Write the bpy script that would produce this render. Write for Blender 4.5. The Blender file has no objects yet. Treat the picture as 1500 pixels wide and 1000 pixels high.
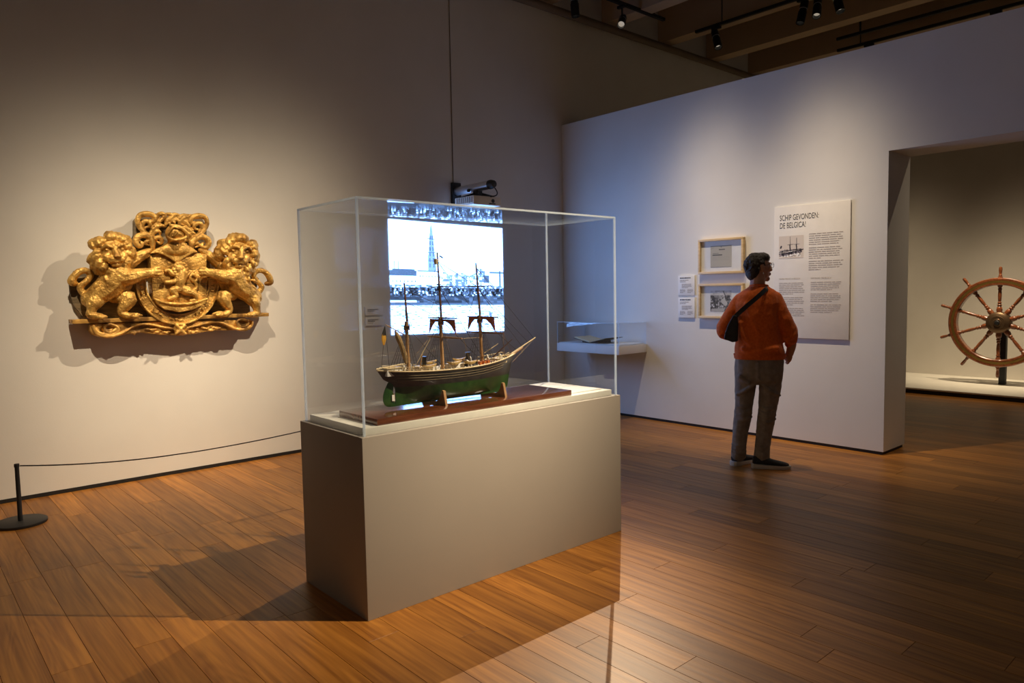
import bpy, bmesh, math, random
import numpy as np
from mathutils import Vector, Matrix, noise
random.seed(7)
S = bpy.context.scene
COL = S.collection
# ------------------------------------------------------------------ camera
CAM_F = 1055.19                                   # focal length in pixels of the 1500 px wide frame
CAM_R = Matrix(((0.7503, 0.0610, -0.6583), (-0.6609, 0.0417, -0.7493), (-0.0183, 0.9973, 0.0714)))
_z = CAM_R.col[2].normalized(); _x = CAM_R.col[0].copy(); _x = (_x - _z*_x.dot(_z)).normalized(); _y = _z.cross(_x)
CAM_R = Matrix((_x, _y, _z)).transposed()
CAM_C = Vector((0, 0, 1.45))
cd = bpy.data.cameras.new('camera'); cam = bpy.data.objects.new('camera', cd); COL.objects.link(cam)
cd.sensor_width = 36; cd.lens = 36*CAM_F/1500; cd.clip_start = .05; cd.clip_end = 60
cam.matrix_world = Matrix.Translation(CAM_C) @ CAM_R.to_4x4()
S.camera = cam
# ------------------------------------------------------------------ world, exposure
w = bpy.data.worlds.new('world'); S.world = w; w.use_nodes = True
w.node_tree.nodes['Background'].inputs[0].default_value = (1, .80, .62, 1)
w.node_tree.nodes['Background'].inputs[1].default_value = .052
S.view_settings.view_transform = 'Standard'; S.view_settings.look = 'None'
S.view_settings.exposure = 0; S.view_settings.gamma = 1; S.view_settings.use_curve_mapping = False
# gallery spotlights: position, aim, half-intensity angle (deg), power (W), colour, label, track -- built by track_spotlight() further down
WARM = (1, .79, .53); WHITE = (1, .80, .56)
LAMPS = [
    ((4.40, 3.40, 4.42), (1.80, 6.15, .85), 12.5, 860, WARM, 'aimed at the lion carving from the projector side', 4.60),
    ((0.60, 3.40, 4.42), (1.75, 6.15, .85), 12.5, 770, WARM, 'aimed at the lion carving from the rope side', 4.60),
    ((4.03, 0.30, 4.42), (2.10, 3.05, .45), 10.5, 1800, WARM, 'aimed at the front of the glass case', 4.60),
    ((6.72, 5.60, 4.55), (2.20, 2.65, .60), 7.5, 2000, WARM, 'on the wall track aimed at the back of the glass case', 4.73),
    ((5.05, 4.05, 4.42), (6.30, 4.15, 1.00), 13.5, 350, WHITE, 'aimed at the two framed sheets', 4.60),
    ((5.05, 3.00, 4.42), (6.30, 2.95, 1.00), 13.5, 390, WHITE, 'aimed at the tall text panel', 4.60),
    ((10.1, 2.75, 4.42), (11.30, 2.90, .20), 13, 900, WARM, 'aimed at the ship wheel', 4.62),
    ((10.1, 4.20, 4.42), (11.70, 4.40, .40), 13, 300, WARM, 'aimed at the bare end wall beside the ship wheel', 4.62),
    ((8.08, 1.30, 4.50), (6.60, 2.45, .60), 13, 130, WARM, 'aimed at the door jamb of the partition', 4.68),
]
# ------------------------------------------------------------------ room constants (metres)
YW, XW = 6.198, 6.298            # faces of the long wall and of the partition
PX0, PX1, PY0, PY1, PZ = 1.544, 3.265, 2.755, 3.366, .82
ZB = 4.75                        # underside of ceiling beams

# ================================================================== helpers
def at(px, py, axis, val):
    d = CAM_R @ Vector((px-750, -(py-500), -CAM_F))
    return CAM_C + d*((val-CAM_C[axis])/d[axis])
def spline(P, k=5):
    P = [tuple(p) for p in P]
    if len(P) < 3: 
        a, b = np.array(P[0], float), np.array(P[-1], float)
        return [tuple(a+(b-a)*i/k) for i in range(k+1)]
    A = np.array([P[0]]+P+[P[-1]], float); out = []
    for i in range(1, len(A)-2):
        p0, p1, p2, p3 = A[i-1], A[i], A[i+1], A[i+2]
        for j in range(k):
            t = j/k
            out.append(tuple(.5*((2*p1)+(-p0+p2)*t+(2*p0-5*p1+4*p2-p3)*t*t+(-p0+3*p1-3*p2+p3)*t**3)))
    out.append(tuple(A[-2])); return out
class G:
    def __init__(s): s.v = []; s.f = []
    def add(s, vs, fs):
        o = len(s.v); s.v += [tuple(map(float, v)) for v in vs]; s.f += [tuple(i+o for i in f) for f in fs]; return s
    def box(s, x0, x1, y0, y1, z0, z1):
        return s.add([(x, y, z) for z in (z0, z1) for y in (y0, y1) for x in (x0, x1)],
                     [(0,2,3,1),(4,5,7,6),(0,1,5,4),(2,6,7,3),(0,4,6,2),(1,3,7,5)])
    def prism(s, a, b):          # two matching outlines (lists of 3-D points)
        n = len(a)
        return s.add(list(a)+list(b), [tuple(range(n))[::-1], tuple(range(n, 2*n))]+[(i, (i+1)%n, n+(i+1)%n, n+i) for i in range(n)])
    def rings(s, R, cap=True):
        n = len(R[0]); vs = [p for r in R for p in r]
        fs = [(i*n+j, i*n+(j+1)%n, (i+1)*n+(j+1)%n, (i+1)*n+j) for i in range(len(R)-1) for j in range(n)]
        if cap: fs += [tuple(range(n))[::-1], tuple(range((len(R)-1)*n, len(R)*n))]
        return s.add(vs, fs)
    def tube(s, P, n=8, k=0, rnd=False, flat=1.0, up=None):       # P: (x,y,z,r)
        if k: P = spline(P, k)
        pts = [Vector(p[:3]) for p in P]; rad = [max(p[3], 1e-5) for p in P]
        T = []
        for i in range(len(pts)):
            a = pts[max(i-1, 0)]; b = pts[min(i+1, len(pts)-1)]; t = b-a
            T.append(t.normalized() if t.length > 1e-9 else Vector((0,0,1)))
        u = Vector(up) if up else Vector((0,0,1)) if abs(T[0].z) < .9 else Vector((1,0,0))
        R = []; 
        def ring(c, t, u, r): 
            u = (u-t*u.dot(t)).normalized(); v = t.cross(u)
            return [tuple(c+u*(r*math.cos(2*math.pi*j/n))*flat+v*(r*math.sin(2*math.pi*j/n))) for j in range(n)]
        for i, (c, t, r) in enumerate(zip(pts, T, rad)):
            u = (u-t*u.dot(t)); u = u.normalized() if u.length > 1e-6 else t.orthogonal().normalized()
            if rnd and i == 0:
                for a in (80, 50, 25): R.append(ring(c-t*r*math.sin(math.radians(a)), t, u, r*math.cos(math.radians(a))))
            R.append(ring(c, t, u, r))
            if rnd and i == len(pts)-1:
                for a in (25, 50, 80): R.append(ring(c+t*r*math.sin(math.radians(a)), t, u, r*math.cos(math.radians(a))))
        return s.rings(R)
    def ell(s, c, r, M=None, nu=14, nv=9):
        vs = []; fs = []
        for i in range(nv+1):
            a = math.pi*i/nv
            for j in range(nu):
                b = 2*math.pi*j/nu
                p = Vector((r[0]*math.sin(a)*math.cos(b), r[1]*math.sin(a)*math.sin(b), r[2]*math.cos(a)))
                if M: p = M @ p
                vs.append(tuple(Vector(c)+p))
        for i in range(nv):
            for j in range(nu):
                fs.append((i*nu+j, (i+1)*nu+j, (i+1)*nu+(j+1)%nu, i*nu+(j+1)%nu))
        return s.add(vs, fs)
    def lathe(s, prof, o, ax, n=16):    # prof: (radius, height along ax)
        ax = Vector(ax).normalized(); u = ax.orthogonal().normalized(); v = ax.cross(u); o = Vector(o)
        return s.rings([[tuple(o+ax*h+(u*math.cos(2*math.pi*j/n)+v*math.sin(2*math.pi*j/n))*max(r, 1e-5)) for j in range(n)] for r, h in prof])
    def move(s, M): s.v = [tuple(M @ Vector(v)) for v in s.v]; return s
def mesh_of(name, g, o=(0,0,0), bevel=0, smooth=True, angle=38):
    me = bpy.data.meshes.new(name)
    me.from_pydata([(v[0]-o[0], v[1]-o[1], v[2]-o[2]) for v in g.v], [], g.f)
    bm = bmesh.new(); bm.from_mesh(me)
    bmesh.ops.remove_doubles(bm, verts=bm.verts, dist=1e-6)
    bmesh.ops.recalc_face_normals(bm, faces=bm.faces)
    if bevel:
        es = [e for e in bm.edges if len(e.link_faces) == 2 and e.calc_face_angle(0) > .5]
        bmesh.ops.bevel(bm, geom=es, offset=bevel, segments=2, profile=.6, affect='EDGES', clamp_overlap=True)
    bm.to_mesh(me); bm.free(); me.update()
    if smooth:
        me.shade_smooth(); me.set_sharp_from_angle(angle=math.radians(angle))
    return me
ORG = {}
def link(ob, parent=None):
    COL.objects.link(ob)
    if parent is not None: ob.parent = parent
    return ob
def setmat(me, m):
    me.materials.clear()
    for x in (m if isinstance(m, (list, tuple)) else [m]): me.materials.append(x)
def tag(o, label, cat, group=None):
    o['label'] = label; o['category'] = cat
    if group: o['group'] = group
    return o
def thing(name, label, cat, loc=(0,0,0), group=None):
    o = bpy.data.objects.new(name, None); o.empty_display_size = .1; o.location = loc; link(o); ORG[o] = Vector(loc)
    return tag(o, label, cat, group)
def part(name, g, m, parent, bevel=0, smooth=True, angle=38, label=None):
    o = ORG[parent]; me = g if isinstance(g, bpy.types.Mesh) else mesh_of(name, g, o, bevel, smooth, angle)
    setmat(me, m); ob = bpy.data.objects.new(name, me); link(ob, parent); ORG[ob] = o
    if label: ob['label'] = label
    return ob
def solo(name, g, m, label, cat, loc=(0,0,0), group=None, bevel=0, smooth=True, angle=38):
    me = g if isinstance(g, bpy.types.Mesh) else mesh_of(name, g, loc, bevel, smooth, angle)
    setmat(me, m); ob = bpy.data.objects.new(name, me); ob.location = loc; link(ob); ORG[ob] = Vector(loc)
    return tag(ob, label, cat, group)
def struct(name, g, m, bevel=0):
    me = mesh_of(name, g, (0,0,0), bevel); setmat(me, m)
    ob = bpy.data.objects.new(name, me); link(ob); ORG[ob] = Vector((0,0,0)); ob['kind'] = 'structure'; return ob
def remesh(g, voxel, it=4, o=(0,0,0), amp=0, freq=20, fac=.5):
    me = bpy.data.meshes.new('tmp'); me.from_pydata([(v[0]-o[0], v[1]-o[1], v[2]-o[2]) for v in g.v], [], g.f)
    bm = bmesh.new(); bm.from_mesh(me); bmesh.ops.remove_doubles(bm, verts=bm.verts, dist=1e-6); bmesh.ops.recalc_face_normals(bm, faces=bm.faces); bm.to_mesh(me); bm.free()
    ob = bpy.data.objects.new('tmp', me); COL.objects.link(ob)
    r = ob.modifiers.new('r', 'REMESH'); r.mode = 'VOXEL'; r.voxel_size = voxel
    if it: s = ob.modifiers.new('s', 'SMOOTH'); s.iterations = it; s.factor = fac
    bpy.context.view_layer.update()
    out = bpy.data.meshes.new_from_object(ob.evaluated_get(bpy.context.evaluated_depsgraph_get()))
    bpy.data.objects.remove(ob); bpy.data.meshes.remove(me)
    if amp:
        ns = [v.normal.copy() for v in out.vertices]
        for v, n in zip(out.vertices, ns): v.co += n*(amp*noise.noise(v.co*freq)+.5*amp*noise.noise(v.co*freq*2.3))
    out.shade_smooth(); return out
def rot_to(dirv): return Vector(dirv).to_track_quat('-Z', 'Y').to_matrix()

# ------------------------------------------------------------------ materials
def nd(t, k, **kw):
    n = t.nodes.new(k)
    for a, b in kw.items(): setattr(n, a, b)
    return n
def mat(name, c, rough=.5, metal=0, c2=None, scale=8, bump=0, bscale=None, stretch=None, spec=.5, lo=.35, hi=.65, coat=0, detail=4, sheen=0):
    m = bpy.data.materials.new(name); m.use_nodes = True; t = m.node_tree; b = t.nodes['Principled BSDF']
    b.inputs['Base Color'].default_value = (*c, 1); b.inputs['Roughness'].default_value = rough; b.inputs['Metallic'].default_value = metal
    b.inputs['Specular IOR Level'].default_value = spec
    if coat: b.inputs['Coat Weight'].default_value = coat; b.inputs['Coat Roughness'].default_value = .08
    if sheen: b.inputs['Sheen Weight'].default_value = sheen
    tc = nd(t, 'ShaderNodeTexCoord'); mp = nd(t, 'ShaderNodeMapping'); t.links.new(tc.outputs['Object'], mp.inputs[0])
    if stretch: mp.inputs['Scale'].default_value = stretch
    c2 = c2 or tuple(min(1, x*1.06) for x in c)
    n = nd(t, 'ShaderNodeTexNoise'); n.inputs['Scale'].default_value = scale; n.inputs['Detail'].default_value = detail; t.links.new(mp.outputs[0], n.inputs['Vector'])
    r = nd(t, 'ShaderNodeValToRGB'); r.color_ramp.elements[0].color = (*c, 1); r.color_ramp.elements[1].color = (*c2, 1)
    r.color_ramp.elements[0].position = lo; r.color_ramp.elements[1].position = hi
    t.links.new(n.outputs['Fac'], r.inputs[0]); t.links.new(r.outputs[0], b.inputs['Base Color'])
    if bump:
        n2 = nd(t, 'ShaderNodeTexNoise'); n2.inputs['Scale'].default_value = bscale or scale*4; n2.inputs['Detail'].default_value = 3; t.links.new(mp.outputs[0], n2.inputs['Vector'])
        bp = nd(t, 'ShaderNodeBump'); bp.inputs['Strength'].default_value = bump; bp.inputs['Distance'].default_value = .01
        t.links.new(n2.outputs['Fac'], bp.inputs['Height']); t.links.new(bp.outputs[0], b.inputs['Normal'])
    return m
def mat_print(name, emit=0, rough=.6, tint=(1,1,1)):        # flat print / projected picture carried by the vertex colours
    m = bpy.data.materials.new(name); m.use_nodes = True; t = m.node_tree; b = t.nodes['Principled BSDF']
    a = nd(t, 'ShaderNodeVertexColor', layer_name='Col'); b.inputs['Roughness'].default_value = rough
    if emit:
        mx = nd(t, 'ShaderNodeMix', data_type='RGBA', blend_type='MULTIPLY'); mx.inputs[0].default_value = 1
        t.links.new(a.outputs[0], mx.inputs[6]); mx.inputs[7].default_value = (*tint, 1)
        t.links.new(mx.outputs[2], b.inputs['Emission Color']); b.inputs['Emission Strength'].default_value = emit
        b.inputs['Base Color'].default_value = (.1, .1, .1, 1)
    else: t.links.new(a.outputs[0], b.inputs['Base Color'])
    return m
def mat_acrylic(name, tint=(.97, .985, 1)):                  # clear sheet: straight-through transmission plus Fresnel mirror
    m = bpy.data.materials.new(name); m.use_nodes = True; t = m.node_tree; t.nodes.clear()
    out = nd(t, 'ShaderNodeOutputMaterial'); mx = nd(t, 'ShaderNodeMixShader'); tr = nd(t, 'ShaderNodeBsdfTransparent'); gl = nd(t, 'ShaderNodeBsdfGlossy')
    tr.inputs[0].default_value = (*tint, 1); gl.inputs['Roughness'].default_value = .01; gl.inputs[0].default_value = (1,1,1,1)
    ge = nd(t, 'ShaderNodeNewGeometry'); mr = nd(t, 'ShaderNodeMapRange'); mr.inputs[3].default_value = 1.49; mr.inputs[4].default_value = 1/1.49
    fr = nd(t, 'ShaderNodeFresnel')
    t.links.new(ge.outputs['Backfacing'], mr.inputs[0]); t.links.new(mr.outputs[0], fr.inputs[0])
    t.links.new(fr.outputs[0], mx.inputs[0]); t.links.new(tr.outputs[0], mx.inputs[1]); t.links.new(gl.outputs[0], mx.inputs[2]); t.links.new(mx.outputs[0], out.inputs[0])
    return m
def mat_oak():
    m = bpy.data.materials.new('oak_floor'); m.use_nodes = True; t = m.node_tree; b = t.nodes['Principled BSDF']
    tc = nd(t, 'ShaderNodeTexCoord'); oi = nd(t, 'ShaderNodeObjectInfo'); ge = nd(t, 'ShaderNodeNewGeometry')
    ad = nd(t, 'ShaderNodeMath', operation='ADD'); t.links.new(oi.outputs['Random'], ad.inputs[0]); t.links.new(ge.outputs['Random Per Island'], ad.inputs[1])
    fr = nd(t, 'ShaderNodeMath', operation='FRACT'); t.links.new(ad.outputs[0], fr.inputs[0])
    ml = nd(t, 'ShaderNodeMath', operation='MULTIPLY'); ml.inputs[1].default_value = 37; t.links.new(fr.outputs[0], ml.inputs[0])
    va = nd(t, 'ShaderNodeVectorMath', operation='ADD'); t.links.new(tc.outputs['Object'], va.inputs[0]); t.links.new(ml.outputs[0], va.inputs[1])
    mp = nd(t, 'ShaderNodeMapping'); mp.inputs['Scale'].default_value = (9, .8, 9); t.links.new(va.outputs[0], mp.inputs[0])
    n0 = nd(t, 'ShaderNodeTexNoise'); n0.inputs['Scale'].default_value = .7; n0.inputs['Detail'].default_value = 1.5; n0.inputs['Distortion'].default_value = .3; t.links.new(mp.outputs[0], n0.inputs['Vector'])
    mu = nd(t, 'ShaderNodeMath', operation='MULTIPLY'); mu.inputs[1].default_value = 95; t.links.new(n0.outputs['Fac'], mu.inputs[0])
    si = nd(t, 'ShaderNodeMath', operation='SINE'); t.links.new(mu.outputs[0], si.inputs[0])          # cathedral rings
    mp2 = nd(t, 'ShaderNodeMapping'); mp2.inputs['Scale'].default_value = (34, 1.3, 34); t.links.new(va.outputs[0], mp2.inputs[0])
    n2 = nd(t, 'ShaderNodeTexNoise'); n2.inputs['Scale'].default_value = 1.2; n2.inputs['Detail'].default_value = 5; t.links.new(mp2.outputs[0], n2.inputs['Vector'])
    s1 = nd(t, 'ShaderNodeMath', operation='MULTIPLY_ADD'); s1.inputs[1].default_value = .05; s1.inputs[2].default_value = 0; t.links.new(si.outputs[0], s1.inputs[0])
    s2 = nd(t, 'ShaderNodeMath', operation='ADD'); t.links.new(s1.outputs[0], s2.inputs[0]); t.links.new(n2.outputs['Fac'], s2.inputs[1])
    r = nd(t, 'ShaderNodeValToRGB'); e = r.color_ramp.elements; e[0].position = .28; e[0].color = (.23, .086, .016, 1); e[1].position = .85; e[1].color = (.53, .235, .043, 1)
    t.links.new(s2.outputs[0], r.inputs[0])
    tint = nd(t, 'ShaderNodeValToRGB'); e = tint.color_ramp.elements; e[0].color = (.70, .66, .62, 1); e[1].color = (1.2, 1.17, 1.12, 1)
    t.links.new(fr.outputs[0], tint.inputs[0])
    mx = nd(t, 'ShaderNodeMix', data_type='RGBA', blend_type='MULTIPLY'); mx.inputs[0].default_value = 1
    t.links.new(r.outputs[0], mx.inputs[6]); t.links.new(tint.outputs[0], mx.inputs[7]); t.links.new(mx.outputs[2], b.inputs['Base Color'])
    b.inputs['Roughness'].default_value = .40; b.inputs['Specular IOR Level'].default_value = .30
    bp = nd(t, 'ShaderNodeBump'); bp.inputs['Strength'].default_value = .12; bp.inputs['Distance'].default_value = .004; t.links.new(s2.outputs[0], bp.inputs['Height']); t.links.new(bp.outputs[0], b.inputs['Normal'])
    return m
def mat_edge():                                              # polished sheet edge: part clear, part bright
    m = mat('polished_acrylic_edge', (.74, .86, 1), .1, c2=(.86, .94, 1), scale=40, spec=.8); t = m.node_tree
    out = t.nodes['Material Output']; tr = nd(t, 'ShaderNodeBsdfTransparent'); mx = nd(t, 'ShaderNodeMixShader'); mx.inputs[0].default_value = .62
    tl = nd(t, 'ShaderNodeBsdfTranslucent'); tl.inputs[0].default_value = (.80, .91, 1, 1); m2 = nd(t, 'ShaderNodeMixShader'); m2.inputs[0].default_value = .55; t.links.new(t.nodes['Principled BSDF'].outputs[0], m2.inputs[1]); t.links.new(tl.outputs[0], m2.inputs[2])
    t.links.new(tr.outputs[0], mx.inputs[1]); t.links.new(m2.outputs[0], mx.inputs[2]); t.links.new(mx.outputs[0], out.inputs[0]); return m
M = dict(
    wall=mat('white_wall_paint', (.72, .70, .67), .85, c2=(.76, .745, .715), scale=1.5, bump=.05, bscale=160),
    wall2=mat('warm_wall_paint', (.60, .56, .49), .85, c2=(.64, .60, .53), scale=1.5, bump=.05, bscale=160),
    upper=mat('ceiling_brown', (.16, .12, .085), .8, c2=(.19, .145, .10), scale=3),
    beam=mat('beam_concrete', (.52, .385, .25), .8, c2=(.52, .39, .26), scale=6, bump=.1),
    black=mat('matt_black', (.012, .012, .013), .55),
    blackm=mat('black_metal', (.015, .015, .016), .35, .3),
    plinth=mat('greige_lacquer', (.345, .312, .275), .6, c2=(.36, .326, .288), scale=2, bump=.03, bscale=240),
    oak=mat_oak(), sub=mat('dark_subfloor', (.03, .016, .008), .9),
    acr=mat_acrylic('clear_acrylic'), 
    edge=mat_edge(),
    gold=mat('aged_gilt', (.26, .125, .022), .38, .5, c2=(.80, .49, .13), scale=13, bump=.7, bscale=75, lo=.3, hi=.6),
    goldw=mat('worn_gilt_wood', (.20, .10, .025), .45, .4, c2=(.70, .40, .10), scale=11, bump=.35, bscale=70, lo=.38, hi=.58),
    oldwood=mat('old_grey_wood', (.10, .075, .042), .7, 0, c2=(.24, .18, .10), scale=6, bump=.3, stretch=(1,1,6)),
    paper=mat('white_card', (.80, .78, .75), .6), ink=mat('black_ink', (.04, .04, .045), .7), inkg=mat('grey_ink', (.42, .37, .32), .7),
    panel=mat('panel_white', (.78, .75, .70), .55), birch=mat('pale_birch', (.60, .42, .20), .45, c2=(.72, .53, .28), scale=5, stretch=(1, 1, 9)),
    mahog=mat('mahogany', (.13, .036, .012), .3, c2=(.28, .085, .028), scale=7, stretch=(1, 6, 6), coat=.7, detail=6),
    varn=mat('varnished_board', (.10, .028, .012), .16, c2=(.20, .065, .028), scale=5, stretch=(1, 7, 7), coat=1, detail=6),
    brass=mat('brass', (.62, .42, .12), .3, .9), bronze=mat('dark_bronze', (.16, .10, .055), .38, .7),
    silver=mat('brushed_aluminium', (.72, .74, .78), .3, .9), plast=mat('white_plastic', (.66, .60, .52), .45),
    hullk=mat('black_hull_paint', (.020, .018, .017), .35, c2=(.04, .034, .028), scale=30), hullg=mat('green_hull_paint', (.012, .045, .009), .3, c2=(.030, .075, .015), scale=24),
    cream=mat('cream_rail', (.66, .52, .30), .5), mould=mat('gilt_line', (.22, .17, .095), .5), pine=mat('pine_spar', (.36, .19, .075), .45, c2=(.46, .26, .11), scale=30), dspar=mat('dark_spar', (.17, .075, .03), .5),
    deck=mat('pale_deck', (.58, .46, .28), .6, c2=(.48, .36, .2), scale=30, stretch=(1, 12, 1)), rope=mat('rigging_cord', (.035, .028, .022), .8), ropel=mat('tan_cord', (.36, .25, .14), .8),
    sail=mat('rust_sailcloth', (.36, .09, .035), .8, c2=(.42, .12, .045), scale=40), tan=mat('tan_sailcloth', (.32, .20, .08), .85, c2=(.44, .29, .12), scale=40, bump=.3),
    orange=mat('orange_varnish', (.62, .17, .03), .4), yellow=mat('flag_yellow', (.72, .36, .03), .7), red=mat('flag_red', (.45, .03, .02), .7), boat=mat('boat_yellow', (.68, .45, .16), .5), wht=mat('model_white', (.75, .72, .66), .5),
    knit=mat('rust_orange_knit', (.74, .135, .016), .95, c2=(.84, .175, .026), scale=60, bump=.5, bscale=220, sheen=.25, spec=.2),
    denim=mat('taupe_cotton', (.24, .205, .175), .9, c2=(.32, .275, .235), scale=22, bump=.4, bscale=200, spec=.2),
    skin=mat('skin', (.50, .25, .16), .5, c2=(.56, .30, .20), scale=18), hair=mat('dark_hair', (.022, .016, .013), .5, c2=(.045, .034, .028), scale=24, bump=.6, bscale=60, stretch=(4, 4, 1)),
    shoe=mat('black_mesh_shoe', (.018, .018, .021), .8, c2=(.03, .03, .035), scale=80, bump=.3), sole=mat('pale_rubber_sole', (.52, .49, .45), .6), bag=mat('black_nylon', (.010, .011, .015), .6, c2=(.018, .02, .026), scale=30),
    page=mat('aged_paper', (.80, .62, .36), .7, c2=(.86, .70, .44), scale=14), slab=mat('white_plinth_top', (.74, .71, .62), .5),
)
# ================================================================== room shell
floor = struct('floor', G().box(-1.5, 12.1, -2.6, 6.5, -.06, -.021), M['sub'])
PW, PH0 = .1475, .417                       # plank pitch and phase across X
def plank_mesh(L):
    h, w, l = .02, PW/2-.0009, L/2-.0009; c = .0004
    g = G(); g.add([(sx*w, sy*l, -h) for sy in (-1, 1) for sx in (-1, 1)]+[(sx*w, sy*l, -c) for sy in (-1, 1) for sx in (-1, 1)]+[(sx*(w-c), sy*(l-c), 0) for sy in (-1, 1) for sx in (-1, 1)],
        [(0,1,5,4),(1,3,7,5),(3,2,6,7),(2,0,4,6),(4,5,9,8),(5,7,11,9),(7,6,10,11),(6,4,8,10),(8,9,11,10)])
    me = mesh_of('plank', g, smooth=False); setmat(me, M['oak']); return me
_pm = {}
def pmesh(L):
    L = round(L, 3)
    if L not in _pm: _pm[L] = plank_mesh(L)
    return _pm[L]
rp = random.Random(11); rest = G(); npl = 0
row = -12
while True:
    xc = PH0+PW*(row+.5); row += 1
    if xc > 11.9: break
    y = -2.5+rp.random()*1.2-1.2
    while y < 6.19:
        L = rp.choice((1.2, 1.6, 1.8, 2.1)); a, b = y, y+L; y = b
        if b < -2.4 or (b < 1.2 and xc < 2.5): continue
        if b > 6.19: b = 6.19
        if b-a < .05: continue
        a = max(a, -2.5)
        vis = -.15 < xc < 6.4 and b > (2.6-.85*xc if xc < 3 else .05)  
        if vis and npl < 290:
            o = bpy.data.objects.new('plank', pmesh(b-a)); link(o, floor); o.location = (xc, (a+b)/2, 0); npl += 1
        else:
            w_, c = PW/2-.0009, .001
            rest.add([(xc-w_, a+c, -.02), (xc+w_, a+c, -.02), (xc+w_, b-c, -.02), (xc-w_, b-c, -.02), (xc-w_, a+c, 0), (xc+w_, a+c, 0), (xc+w_, b-c, 0), (xc-w_, b-c, 0)],
                     [(0,1,5,4),(1,2,6,5),(2,3,7,6),(3,0,4,7),(4,5,6,7)])
pr_ = part('far_planks', rest, M['oak'], floor, smooth=False); pr_['kind'] = 'stuff'
struct('wall_left', G().box(-1.5, 12.1, YW, YW+.25, .027, 5.4), M['wall'])
struct('baseboard_left', G().box(-1.5, 11.86, YW-.004, YW+.2, 0, .0268), M['black'])
OPY, OPZ, XT = 2.447, 2.53, 6.755
g = G().box(XW, XT, OPY, YW-.001, .027, 3.406).box(XW, XT, -.55, OPY, OPZ, 3.406).box(XW, XT, -2.6, -.55, .036, 3.406)
struct('wall_right', g, M['wall'])
struct('baseboard_right', G().box(XW+.012, XT-.012, OPY+.012, YW-.005, 0, .0268), M['black'])
struct('wall_back', G().box(11.86, 12.1, -2.6, YW-.001, .0, 5.4), M['wall2'])
ceil = struct('ceiling', G().box(-1.5, 12.1, -2.6, 6.5, 5.36, 5.5), M['upper'])
bw = .21
xb = 8.395-1.145*7
bmesh_beam = None
while xb < 11.8:
    if bmesh_beam is None:
        bmesh_beam = mesh_of('beam', G().box(-bw, 0, -2.6, YW-.002, ZB, 5.359)); setmat(bmesh_beam, M['beam'])
    o = bpy.data.objects.new('beam', bmesh_beam); link(o, ceil); o.location = (xb, 0, 0); xb += 1.145
# pipe running along the top of the long wall
solo('ceiling_pipe', G().tube([(3.0, 6.06, 4.66, .045), (11.8, 6.06, 4.66, .045)], n=14), M['upper'], 'brown round pipe running along the top of the long wall', 'pipe', (3, 6.06, 4.66))
# ------------------------------------------------------------------ lighting tracks and spotlights
def track(a, b, label):
    a, b = Vector(a), Vector(b); lo = Vector((min(a.x, b.x)-.02, min(a.y, b.y)-.02, a.z)); hi = Vector((max(a.x, b.x)+.02, max(a.y, b.y)+.02, a.z+.035))
    t = thing('lighting_track', label, 'track', ((a.x+b.x)/2, (a.y+b.y)/2, a.z), 'ceiling lighting tracks')
    part('rail', G().box(lo.x, hi.x, lo.y, hi.y, lo.z, hi.z), M['black'], t)
    for f in (.08, .92):
        p = a.lerp(b, f); part('hanger', G().box(p.x-.005, p.x+.005, p.y-.005, p.y+.005, hi.z, 5.36), M['black'], t)
track((-.4, 3.4, 4.60), (5.6, 3.4, 4.60), 'black lighting track above the middle of the gallery')
track((3.0, .3, 4.60), (5.0, .3, 4.60), 'black lighting track above the entrance side')
track((4.0, 3.0, 4.60), (5.35, 3.0, 4.60), 'black lighting track above the visitor')
track((4.5, 4.05, 4.60), (5.35, 4.05, 4.60), 'black lighting track in front of the framed sheets')
track((5.3, 5.6, 4.73), (7.5, 5.6, 4.73), 'black lighting track beside the brown ceiling pipe')
track((8.08, 1.0, 4.68), (8.08, 5.5, 4.68), 'black lighting track just behind the partition, carrying five spotlights')
track((9.75, 1.0, 4.66), (9.75, 4.45, 4.66), 'black lighting track without lamps behind the partition')
track((10.1, 1.0, 4.62), (10.1, 4.6, 4.62), 'black lighting track above the ship wheel')
LENS = bpy.data.materials.new('lamp_lens'); LENS.use_nodes = True
LENS.node_tree.nodes['Principled BSDF'].inputs['Emission Color'].default_value = (1, .86, .66, 1)
LENS.node_tree.nodes['Principled BSDF'].inputs['Emission Strength'].default_value = .3
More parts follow.
